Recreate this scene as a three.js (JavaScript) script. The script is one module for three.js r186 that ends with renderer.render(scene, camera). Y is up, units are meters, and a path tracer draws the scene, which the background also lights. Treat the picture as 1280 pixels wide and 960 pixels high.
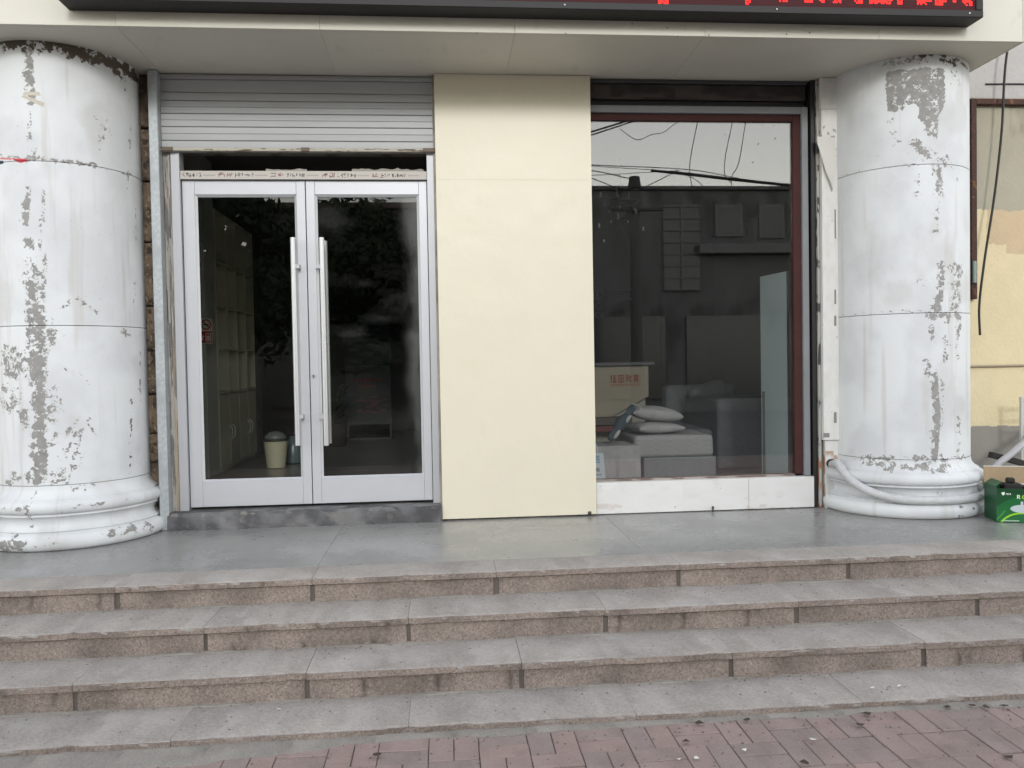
import * as THREE from 'three';
import { mergeGeometries, toCreasedNormals, mergeVertices } from 'three/addons/utils/BufferGeometryUtils.js';
import { RoundedBoxGeometry } from 'three/addons/geometries/RoundedBoxGeometry.js';

// ---------------------------------------------------------------- camera, sky, sun, exposure
const scene = new THREE.Scene();
const CAM = { f: 992.2, yaw: 0.08436, pitch: -0.02477, roll: -0.0178, pos: new THREE.Vector3(0, 1.0943, 5.588) };
const camera = new THREE.PerspectiveCamera(2 * Math.atan(480 / CAM.f) * 180 / Math.PI, 4 / 3, 0.05, 400);
const fwd = new THREE.Vector3(Math.sin(CAM.yaw) * Math.cos(CAM.pitch), Math.sin(CAM.pitch), -Math.cos(CAM.yaw) * Math.cos(CAM.pitch));
const right0 = new THREE.Vector3(Math.cos(CAM.yaw), 0, Math.sin(CAM.yaw));
const up0 = right0.clone().cross(fwd);
const right = right0.clone().multiplyScalar(Math.cos(CAM.roll)).addScaledVector(up0, Math.sin(CAM.roll));
const upv = up0.clone().multiplyScalar(Math.cos(CAM.roll)).addScaledVector(right0, -Math.sin(CAM.roll));
camera.position.copy(CAM.pos);
camera.quaternion.setFromRotationMatrix(new THREE.Matrix4().makeBasis(right, upv, fwd.clone().negate()));
scene.add(camera);

const renderer = new THREE.WebGLRenderer({ antialias: true });
renderer.toneMapping = THREE.LinearToneMapping;
renderer.toneMappingExposure = 1.13;
renderer.shadowMap.enabled = true;

{ // hazy overcast sky: even, a little warmer towards the horizon
  const w = 256, h = 128, d = new Float32Array(w * h * 4);
  for (let j = 0; j < h; j++) {
    const el = ((j + 0.5) / h - 0.5) * Math.PI, k = Math.max(0, Math.sin(el));
    const L = 0.65 + 3.9 * Math.exp(-k * 3.0);
    const warm = Math.exp(-k * 2.2);
    for (let i = 0; i < w; i++) {
      const o = (j * w + i) * 4;
      d[o] = L * (0.90 + 0.145 * warm); d[o + 1] = L * (0.97 + 0.03 * warm); d[o + 2] = L * (1.14 - 0.33 * warm); d[o + 3] = 1;
    }
  }
  const t = new THREE.DataTexture(d, w, h, THREE.RGBAFormat, THREE.FloatType);
  t.mapping = THREE.EquirectangularReflectionMapping; t.magFilter = THREE.LinearFilter; t.needsUpdate = true;
  scene.background = t; scene.environment = t;
}
const sun = new THREE.DirectionalLight(new THREE.Color(1, 0.975, 0.94), 1.2);
sun.position.set(1.5, 7.6, 20); sun.target.position.set(0, 0, 0); sun.castShadow = true; sun.shadow.radius = 20;
sun.shadow.mapSize.set(2048, 2048);
Object.assign(sun.shadow.camera, { left: -12, right: 12, top: 12, bottom: -12, near: 1, far: 60 });
scene.add(sun, sun.target);

// ---------------------------------------------------------------- helpers
let seedState = 12345;
const rnd = () => { seedState = (Math.imul(seedState, 1664525) + 1013904223) >>> 0; return seedState / 4294967296; };
const rr = (a, b) => a + (b - a) * rnd();
const ray = (px, py) => new THREE.Vector3().addScaledVector(right, (px - 640) / CAM.f).addScaledVector(upv, -(py - 480) / CAM.f).add(fwd);
const onZ = (px, py, z) => { const d = ray(px, py), k = (z - CAM.pos.z) / d.z; return CAM.pos.clone().addScaledVector(d, k); };
const onY = (px, py, y) => { const d = ray(px, py), k = (y - CAM.pos.y) / d.y; return CAM.pos.clone().addScaledVector(d, k); };
const onCyl = (px, py, cx, r) => { // first hit with the upright cylinder of radius r about (cx, 0)
  const d = ray(px, py), ox = CAM.pos.x - cx, oz = CAM.pos.z;
  const a = d.x * d.x + d.z * d.z, b = ox * d.x + oz * d.z, c = ox * ox + oz * oz - r * r;
  const q = b * b - a * c, k = (-b - Math.sqrt(Math.max(0, q))) / a;
  const p = CAM.pos.clone().addScaledVector(d, k);
  return { phi: Math.atan2(p.x - cx, p.z), y: p.y };
};
const GLASS_Z = -0.1;
const seenInGlass = (px, py, D) => { const p = onZ(px, py, 2 * GLASS_Z - D); return new THREE.Vector3(p.x, p.y, D); }; // a point across the street at z = D that the panes mirror

const fract = (x) => x - Math.floor(x);
const hash = (x, y, s) => { let h = (Math.imul(x | 0, 374761393) + Math.imul(y | 0, 668265263) + Math.imul(s | 0, 362437)) | 0; h = Math.imul(h ^ (h >>> 13), 1274126177); h ^= h >>> 16; return (h >>> 0) / 4294967296; };
const mod = (a, n) => ((a % n) + n) % n;
function vnoise(x, y, s, per) {
  const xi = Math.floor(x), yi = Math.floor(y); let fx = x - xi, fy = y - yi;
  fx = fx * fx * (3 - 2 * fx); fy = fy * fy * (3 - 2 * fy);
  const X0 = per ? mod(xi, per) : xi, X1 = per ? mod(xi + 1, per) : xi + 1, Y0 = per ? mod(yi, per) : yi, Y1 = per ? mod(yi + 1, per) : yi + 1;
  const a = hash(X0, Y0, s), b = hash(X1, Y0, s), c = hash(X0, Y1, s), d = hash(X1, Y1, s);
  return a + (b - a) * fx + (c - a) * fy + (a - b - c + d) * fx * fy;
}
function fbm(x, y, o, s, per) { let v = 0, a = 0.5, t = 0; for (let i = 0; i < o; i++) { v += a * vnoise(x, y, s + i * 17, per); t += a; x *= 2; y *= 2; if (per) per *= 2; a *= 0.5; } return v / t; }
const sm = (a, b, x) => { const t = Math.min(1, Math.max(0, (x - a) / (b - a))); return t * t * (3 - 2 * t); };
const mix3 = (a, b, t) => [a[0] + (b[0] - a[0]) * t, a[1] + (b[1] - a[1]) * t, a[2] + (b[2] - a[2]) * t];
const enc = (c) => { c = Math.min(1, Math.max(0, c)); return 255 * (c <= 0.0031308 ? c * 12.92 : 1.055 * Math.pow(c, 1 / 2.4) - 0.055); };
function finish(t, srgb) { t.wrapS = t.wrapT = THREE.RepeatWrapping; t.magFilter = THREE.LinearFilter; t.minFilter = THREE.LinearMipmapLinearFilter; t.generateMipmaps = true; if (srgb) t.colorSpace = THREE.SRGBColorSpace; t.needsUpdate = true; return t; }
// fn(u, v) -> [r, g, b] linear base colour
function colorTex(w, h, fn) {
  const d = new Uint8Array(w * h * 4);
  for (let j = 0; j < h; j++) for (let i = 0; i < w; i++) { const c = fn((i + 0.5) / w, (j + 0.5) / h), o = (j * w + i) * 4; d[o] = enc(c[0]); d[o + 1] = enc(c[1]); d[o + 2] = enc(c[2]); d[o + 3] = 255; }
  return finish(new THREE.DataTexture(d, w, h, THREE.RGBAFormat), true);
}
function grayTex(w, h, fn) {
  const d = new Uint8Array(w * h * 4);
  for (let j = 0; j < h; j++) for (let i = 0; i < w; i++) { const c = 255 * Math.min(1, Math.max(0, fn((i + 0.5) / w, (j + 0.5) / h))), o = (j * w + i) * 4; d[o] = d[o + 1] = d[o + 2] = c; d[o + 3] = 255; }
  return finish(new THREE.DataTexture(d, w, h, THREE.RGBAFormat), false);
}
const metres = (t, sx, sy = sx) => { t.repeat.set(1 / sx, 1 / sy); return t; };
const M = (o) => { const p = { ...o }; if (Array.isArray(p.color)) p.color = new THREE.Color().setRGB(...p.color); if (Array.isArray(p.emissive)) p.emissive = new THREE.Color().setRGB(...p.emissive); return p.transmission !== undefined || p.clearcoat !== undefined || p.sheen !== undefined ? new THREE.MeshPhysicalMaterial(p) : new THREE.MeshStandardMaterial(p); };

// world-metre uv by the way each face points (geometry must be non-indexed)
function uvMetres(g, ou = 0, ov = 0) {
  if (g.index) g = g.toNonIndexed();
  const p = g.attributes.position, uv = new Float32Array(p.count * 2), a = new THREE.Vector3(), b = new THREE.Vector3(), c = new THREE.Vector3();
  for (let i = 0; i < p.count; i += 3) {
    a.fromBufferAttribute(p, i); b.fromBufferAttribute(p, i + 1); c.fromBufferAttribute(p, i + 2);
    const n = b.clone().sub(a).cross(c.clone().sub(a)), x = Math.abs(n.x), y = Math.abs(n.y), z = Math.abs(n.z);
    for (let k = 0; k < 3; k++) { const q = [a, b, c][k], o = (i + k) * 2; if (y >= x && y >= z) { uv[o] = q.x + ou; uv[o + 1] = q.z + ov; } else if (x >= z) { uv[o] = q.z + ou; uv[o + 1] = q.y + ov; } else { uv[o] = q.x + ou; uv[o + 1] = q.y + ov; } }
  }
  g.setAttribute('uv', new THREE.BufferAttribute(uv, 2));
  return g;
}
// box with chamfered edges, 44 triangles, flat faces, spanning the two corners
function cbox(x0, y0, z0, x1, y1, z1, c = 0.003, ou = 0, ov = 0) {
  const C = [(x0 + x1) / 2, (y0 + y1) / 2, (z0 + z1) / 2], Hh = [Math.abs(x1 - x0) / 2, Math.abs(y1 - y0) / 2, Math.abs(z1 - z0) / 2];
  c = Math.min(c, Hh[0] * 0.8, Hh[1] * 0.8, Hh[2] * 0.8);
  const v = {}; // corner s, face axis k
  const P = (s, k) => s.map((q, i) => C[i] + q * (i === k ? Hh[i] : Hh[i] - c));
  const out = [];
  const tri = (a, b, d) => { // outward from the centre
    const u = [b[0] - a[0], b[1] - a[1], b[2] - a[2]], w = [d[0] - a[0], d[1] - a[1], d[2] - a[2]];
    const n = [u[1] * w[2] - u[2] * w[1], u[2] * w[0] - u[0] * w[2], u[0] * w[1] - u[1] * w[0]];
    const m = [(a[0] + b[0] + d[0]) / 3 - C[0], (a[1] + b[1] + d[1]) / 3 - C[1], (a[2] + b[2] + d[2]) / 3 - C[2]];
    if (n[0] * m[0] + n[1] * m[1] + n[2] * m[2] >= 0) out.push(...a, ...b, ...d); else out.push(...a, ...d, ...b);
  };
  for (let k = 0; k < 3; k++) for (const s of [-1, 1]) { const i = (k + 1) % 3, j = (k + 2) % 3; const q = (a, b) => { const t = []; t[k] = s; t[i] = a; t[j] = b; return P(t, k); }; tri(q(-1, -1), q(1, -1), q(1, 1)); tri(q(-1, -1), q(1, 1), q(-1, 1)); }
  for (let k = 0; k < 3; k++) for (const a of [-1, 1]) for (const b of [-1, 1]) { const i = (k + 1) % 3, j = (k + 2) % 3; const q = (e, f) => { const t = []; t[k] = e; t[i] = a; t[j] = b; return P(t, f); }; tri(q(-1, i), q(1, i), q(1, j)); tri(q(-1, i), q(1, j), q(-1, j)); }
  for (const a of [-1, 1]) for (const b of [-1, 1]) for (const d of [-1, 1]) tri(P([a, b, d], 0), P([a, b, d], 1), P([a, b, d], 2));
  const g = new THREE.BufferGeometry();
  g.setAttribute('position', new THREE.Float32BufferAttribute(out, 3)); g.computeVertexNormals();
  return uvMetres(g, ou, ov);
}
// a closed [y, z] outline drawn out along x in many steps, each point moved by jit(x, index)
function bar(x0, x1, prof, segs, jit, ou = 0, ov = 0, crease = 0.6) {
  const n = prof.length, pos = [];
  const pt = (i, k) => { const x = x0 + (x1 - x0) * i / segs; const [dy, dz] = jit ? jit(x, k) : [0, 0]; return [x, prof[k][0] + dy, prof[k][1] + dz]; };
  let area = 0; for (let k = 0; k < n; k++) { const a = prof[k], b = prof[(k + 1) % n]; area += a[1] * b[0] - b[1] * a[0]; }
  const f = area > 0; // (z, y) counter-clockwise
  const push = (a, b, c) => f ? pos.push(...a, ...c, ...b) : pos.push(...a, ...b, ...c);
  for (let i = 0; i < segs; i++) for (let k = 0; k < n; k++) { const a = pt(i, k), b = pt(i + 1, k), c = pt(i + 1, (k + 1) % n), d = pt(i, (k + 1) % n); push(a, c, b); push(a, d, c); }
  for (let k = 1; k < n - 1; k++) { push(pt(0, 0), pt(0, k + 1), pt(0, k)); push(pt(segs, 0), pt(segs, k), pt(segs, k + 1)); }
  let g = new THREE.BufferGeometry(); g.setAttribute('position', new THREE.Float32BufferAttribute(pos, 3)); g.computeVertexNormals();
  g = toCreasedNormals(g, crease);
  return uvMetres(g, ou, ov);
}
function tube(pts, r, segs = 40, rad = 8, closed = false) { return new THREE.TubeGeometry(new THREE.CatmullRomCurve3(pts.map((p) => p.isVector3 ? p : new THREE.Vector3(...p)), closed, 'centripetal'), segs, r, rad, closed); }
const rod = (a, b, r, rad = 10) => { const A = new THREE.Vector3(...a), B = new THREE.Vector3(...b), g = new THREE.CylinderGeometry(r, r, A.distanceTo(B), rad); g.applyQuaternion(new THREE.Quaternion().setFromUnitVectors(new THREE.Vector3(0, 1, 0), B.clone().sub(A).normalize())); g.translate((a[0] + b[0]) / 2, (a[1] + b[1]) / 2, (a[2] + b[2]) / 2); return g; };
const merge = (list) => mergeGeometries(list.map((g) => { g = g.index ? g.toNonIndexed() : g; for (const k of Object.keys(g.attributes)) if (!['position', 'normal', 'uv'].includes(k)) g.deleteAttribute(k); return g; }));

const used = {};
const numbered = (n) => { used[n] = (used[n] || 0) + 1; return used[n] === 1 ? n : `${n}_${String(used[n] - 1).padStart(3, '0')}`; };
function thing(name, label, category, group) { const o = new THREE.Group(); o.name = numbered(name); o.userData = { label, category }; if (group) o.userData.group = group; scene.add(o); return o; }
function structure(name, label, category) { const o = new THREE.Group(); o.name = numbered(name); o.userData = { kind: 'structure', label, category }; scene.add(o); return o; }
function part(name, g, m, parent, label) { const o = new THREE.Mesh(g, m); o.name = name; o.castShadow = o.receiveShadow = true; if (label) o.userData.label = label; parent.add(o); return o; }
function single(name, g, m, label, category, group) { const o = new THREE.Mesh(g, m); o.name = numbered(name); o.castShadow = o.receiveShadow = true; o.userData = { label, category }; if (group) o.userData.group = group; scene.add(o); return o; }

// ---------------------------------------------------------------- materials
const S = 3.124, ZF = 0.694, ZP = 1.407, T = 0.2955, RISE = 0.135, FLOOR_IN = 0.12, GROUND = -0.437;
function granite(base, seed, size = 1024, opts = {}) {
  const dark = opts.dark ?? 0.35, pale = opts.pale ?? 1.35, blot = opts.blot ?? 0.5;
  return colorTex(size, size, (u, v) => {
    const b = fbm(u * 5, v * 5, 5, seed, 5), f = vnoise(u * 300, v * 300, seed + 3, 300), f2 = vnoise(u * 170, v * 170, seed + 9, 170), st = fbm(u * 9, v * 3, 4, seed + 21, 3);
    let k = 1 + blot * (b - 0.48) + 0.18 * (f2 - 0.5);
    if (opts.grain) k *= 1 + opts.grain * (vnoise(u * 110, v * 110, seed + 41, 110) + vnoise(u * 210, v * 210, seed + 42, 210) - 1);
    if (f > 0.8) k *= 1 - dark * sm(0.8, 0.95, f); if (f < 0.16) k *= 1 + (pale - 1) * sm(0.16, 0.04, f);
    const s = sm(0.58, 0.8, st) * (opts.stain ?? 0.3);
    const out = [base[0] * k * (1 - s), base[1] * k * (1 - s * 1.02), base[2] * k * (1 - s * 1.05)];
    return opts.dust ? mix3(out, [0.42, 0.41, 0.4], opts.dust * sm(0.56, 0.8, fbm(u * 8 + 2 * b, v * 4, 5, seed + 33, 4))) : out;
  });
}
const bumpFine = metres(grayTex(512, 512, (u, v) => 0.6 * fbm(u * 24, v * 24, 4, 5, 24) + 0.4 * vnoise(u * 150, v * 150, 6, 150)), 0.5);
const bumpSoft = metres(grayTex(512, 512, (u, v) => fbm(u * 6, v * 6, 5, 15, 6)), 1.0);
const mat = {
  riser: M({ map: metres(granite([0.24, 0.2, 0.176], 31, 1024, { grain: 0.36, stain: 0.6, blot: 0.9, dark: 0.7, pale: 1.6 }), 1), bumpMap: bumpFine, bumpScale: 0.004, roughness: 0.9 }),
  tread: M({ map: metres(granite([0.3, 0.276, 0.258], 47, 1024, { grain: 0.16, dust: 0.35, dark: 0.3, pale: 1.2, stain: 0.12, blot: 0.45 }), 1.2), bumpMap: bumpFine, bumpScale: 0.0012, roughness: 0.78 }),
  mortar: M({ color: [0.15, 0.13, 0.115], bumpMap: bumpFine, bumpScale: 0.004, roughness: 0.95 }),
  cement: M({ map: metres(granite([0.25, 0.235, 0.215], 61, 512, { stain: 0.35, blot: 0.8, dark: 0.25 }), 1), bumpMap: bumpFine, bumpScale: 0.004, roughness: 0.95 }),
};
{ // dusty polished porch stone
  mat.porch = M({
    map: metres(colorTex(1024, 1024, (u, v) => { const b = fbm(u * 4, v * 4, 5, 71, 4), f = vnoise(u * 260, v * 260, 72, 260), d = sm(0.45, 0.75, fbm(u * 7, v * 7, 5, 79, 7)); const k = 0.86 + 0.22 * b + 0.22 * (f - 0.5) - 0.12 * sm(0.55, 0.75, fbm(u * 3 + 3, v * 14, 4, 83)); return mix3([0.262 * k, 0.264 * k, 0.258 * k], [0.31, 0.3, 0.285], d * 0.35); }), 2.1),
    roughnessMap: metres(grayTex(512, 512, (u, v) => 0.17 + 0.16 * sm(0.25, 0.8, fbm(u * 7, v * 7, 6, 79, 7)) + 0.1 * fbm(u * 40, v * 40, 3, 80, 40)), 2.1), roughness: 1.0, bumpMap: bumpSoft, bumpScale: 0.0008,
  });
}
const brickMats = [0, 1, 2, 3].map((k) => M({ map: metres(granite([[0.275, 0.212, 0.197], [0.26, 0.204, 0.19], [0.282, 0.214, 0.198], [0.258, 0.208, 0.196]][k], 101 + k * 7, 512, { dark: 0.25, pale: 1.25, stain: 0.1, blot: 0.4 }), 0.6), bumpMap: bumpFine, bumpScale: 0.003, roughness: 0.92 }));

// ---------------------------------------------------------------- ground, paving, steps, porch
{
  const road = structure('road', 'grey asphalt street running past the shop', 'road');
  part('asphalt', (() => { const g = new THREE.PlaneGeometry(300, 300); g.rotateX(-Math.PI / 2); g.translate(0, GROUND - 0.16, 60); return uvMetres(g); })(), M({ map: metres(granite([0.075, 0.074, 0.072], 131, 512, { blot: 0.7, stain: 0.2 }), 3), roughness: 0.95, bumpMap: bumpFine, bumpScale: 0.004 }), road);

  const pav = structure('pavement', 'dull red brick pavement laid in basket weave before the steps', 'pavement');
  part('bed', cbox(-14, GROUND - 0.3, 2.2, 14, GROUND - 0.011, 6.4, 0.01), M({ map: metres(granite([0.15, 0.13, 0.12], 95, 256, { blot: 0.8, dark: 0.3 }), 0.7), roughness: 0.98, bumpMap: bumpFine, bumpScale: 0.004 }), pav);
  part('kerb', cbox(-14, GROUND - 0.3, 6.405, 14, GROUND + 0.004, 6.55, 0.01), mat.cement, pav);
  const hGeo = [], vGeo = [];
  const brick = (w, d) => { const g = cbox(-w / 2, -0.05, -d / 2, w / 2, 0, d / 2, 0.003); return g; };
  const gh = [0, 1, 2].map((k) => { const g = brick(0.197, 0.0965); const uv = g.attributes.uv; for (let i = 0; i < uv.count; i++) uv.setXY(i, uv.getX(i) + 0.21 * k, uv.getY(i) + 0.13 * k); return g; });
  const gv = [0, 1, 2].map((k) => { const g = brick(0.0965, 0.197); const uv = g.attributes.uv; for (let i = 0; i < uv.count; i++) uv.setXY(i, uv.getX(i) + 0.17 * k, uv.getY(i) + 0.19 * k); return g; });
  const far = [[], [], [], []];
  const Z0 = 2.33, X0 = 0.307; let n = 0;
  for (let i = -70; i < 68; i++) for (let j = 0; j < 20; j++) for (let k = 0; k < 2; k++) {
    const horiz = mod(i + j, 2) === 1, cx = X0 + (i + 0.5) * 0.2, cz = Z0 + (j + 0.5) * 0.2;
    const x = cx + (horiz ? 0 : (k - 0.5) * 0.1), z = cz + (horiz ? (k - 0.5) * 0.1 : 0);
    const m = Math.floor(hash(i * 2 + k, j, 9) * 4), y = GROUND - 0.006 + 0.006 * hash(i, j * 2 + k, 5);
    const rx = (hash(i, j * 2 + k, 6) - 0.5) * 0.02, rz = (hash(i, j * 2 + k, 7) - 0.5) * 0.02, ry = (hash(i, j * 2 + k, 8) - 0.5) * 0.025;
    const g = (horiz ? gh : gv)[mod(i * 3 + j + k, 3)];
    if (i >= -13 && i < 16 && j < 5) { const o = part('brick', g, brickMats[m], pav); o.position.set(x, y, z); o.rotation.set(rx, ry, rz); n++; }
    else if (Math.abs(x) < 13.9) far[m].push([horiz, x, y, z]);
  }
  for (const horiz of [true, false]) far.forEach((list, m) => {
    const l = list.filter((q) => q[0] === horiz); const im = new THREE.InstancedMesh((horiz ? gh : gv)[0], brickMats[m], l.length);
    l.forEach((q, i) => im.setMatrixAt(i, new THREE.Matrix4().makeTranslation(q[1], q[2], q[3]))); im.name = 'distant_bricks'; im.userData.kind = 'stuff'; pav.add(im);
  });
  // the rough cement fillet between the lowest step and the bricks
  part('cement_fillet', bar(-7, 7, [[GROUND - 0.1, 2.2], [GROUND + 0.004, 2.2], [GROUND + 0.003, 2.32], [GROUND - 0.002, 2.345], [GROUND - 0.1, 2.37]], 500, (x, k) => [k === 2 || k === 3 ? (fbm(x * 9, k, 3, 40) - 0.5) * 0.006 : 0, k >= 2 ? (fbm(x * 5, 2, 5, 41) - 0.5) * 0.08 + 0.13 * sm(-0.1, -1.5, x) : 0]), mat.cement, pav);

  const steps = structure('steps', 'four worn pinkish granite steps up to the shop porch', 'steps');
  const joints = [[-5.7, -4.7, -3.7, -2.7, -1.7, -0.709, 0.251, 1.249, 2.205, 3.212, 4.2, 5.2, 6.2], [-6.1, -5.1, -4.15, -3.16, -2.174, -1.172, -0.202, 0.778, 1.771, 2.754, 3.74, 4.7, 5.7], [-5.6, -4.6, -3.6, -2.64, -1.65, -0.647, 0.325, 1.316, 2.269, 3.26, 4.2, 5.2, 6.2], [-6, -5, -4.05, -3.05, -2.1, -1.14, -0.18, 0.785, 1.791, 2.78, 3.8, 4.8, 5.8]];
  const th = 0.038;
  for (let s = 0; s < 4; s++) {
    const y = -s * RISE, zf = ZP + s * T, back = s === 0 ? 1.165 : zf - T - 0.06, js = joints[s];
    for (let i = 0; i < js.length - 1; i++) {
      const g0 = hash(i, s, 3) * 0.0008 + 0.0004, x0 = js[i] + g0, x1 = js[i + 1] - g0, tilt = (hash(i, s, 77) - 0.5) * 0.006, off = (hash(i, s, 78) - 0.5) * 0.008, ou = hash(i, s, 79) * 3, ov = hash(i, s, 80) * 3;
      const prof = [[y - th, back], [y, back], [y, zf - 0.012], [y - 0.004, zf - 0.003], [y - 0.012, zf], [y - th + 0.006, zf - 0.001], [y - th, zf - 0.008]];
      const jit = (x, k) => {
        const e = k >= 2 && k <= 6, c = fbm(x * 14 + k * 0.6, s * 9 + k * 0.5, 4, 50), chip = Math.max(0, fbm(x * 9, s * 5 + 3, 3, 52) - 0.64) * 0.07;
        return [tilt * 0.3 + (e ? (c - 0.5) * 0.006 - (k === 3 || k === 4 ? chip * 0.4 : 0) : 0), e ? off + (c - 0.5) * 0.011 - (k > 2 ? chip : chip * 0.5) : 0];
      };
      const slab = part('tread_slab', bar(x0, x1, prof, 28, jit, ou, ov, 0.9), mat.tread, steps);
      // the rough front strip of the nosing is the same stone as the riser
      part('nosing', bar(x0 + 0.001, x1 - 0.001, [[y - th + 0.003, zf - 0.03], [y - 0.007, zf - 0.03], [y - 0.007, zf + 0.0015], [y - th + 0.004, zf + 0.0015]], 28, (x, k) => { const q = jit(x, 5); return [q[0] * 0.6, k >= 2 ? q[1] : 0]; }, ou + 1, ov), mat.riser, slab);
    }
    if (s === 3) continue;
    for (let i = 0; i < js.length - 1; i++) {
      const x0 = js[i] + 0.008 + hash(i, s, 4) * 0.01, x1 = js[i + 1] - 0.008 - hash(i, s, 41) * 0.008, zr = zf - 0.022 + (hash(i, s, 81) - 0.5) * 0.006;
      part('riser_stone', bar(x0, x1, [[y - RISE - 0.02, zr - 0.1], [y - th - 0.002, zr - 0.1], [y - th - 0.002, zr - 0.004], [y - th - 0.008, zr], [y - th - 0.045, zr + 0.001], [y - RISE - 0.02, zr]], 16, (x, k) => k >= 2 ? [0, (fbm(x * 16, k * 2.3 + s * 7, 3, 54) - 0.5) * 0.008] : [0, 0], hash(i, s, 82) * 5, hash(i, s, 83) * 5), mat.riser, steps);
    }
    part('foot_mortar', bar(-6, 6, [[y - RISE - 0.01, zf - 0.05], [y - RISE + 0.012, zf - 0.05], [y - RISE + 0.004, zf - 0.012], [y - RISE - 0.01, zf - 0.006]], 240, (x, k) => k >= 1 && k <= 3 ? [(fbm(x * 11, s * 3 + k, 4, 58) - 0.55) * 0.016, (fbm(x * 7, s * 5, 4, 59) - 0.55) * 0.03] : [0, 0]), mat.cement, steps);
    part('joint_mortar', cbox(-6, y - RISE - 0.03, zf - 0.14, 6, y - th - 0.004, zf - 0.031, 0.002), mat.mortar, steps);
  }
  part('core', cbox(-6.5, GROUND - 0.3, -0.3, 6.5, -0.42, ZP + 3 * T - 0.05, 0.01), mat.cement, steps);

  const porch = structure('porch', 'dusty polished grey stone porch floor at the top of the steps', 'porch');
  part('bed', cbox(-6.2, -0.4, -0.2, 6.2, -0.026, ZP - 0.16, 0.01), mat.mortar, porch);
  const seams = [-6.2, -4.4, -2.55, -0.72, 1.12, 3.165, 4.9, 6.2];
  for (let i = 0; i < seams.length - 1; i++) {
    const right2 = i >= 5;
    part('floor_slab', cbox(seams[i] + 0.0004, -0.03, -0.2, seams[i + 1] - 0.0004, (hash(i, 1, 5) - 0.5) * 0.001, 1.163, 0.0015, i * 0.7, i * 1.3), mat.porch, porch);
  }
}

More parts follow.
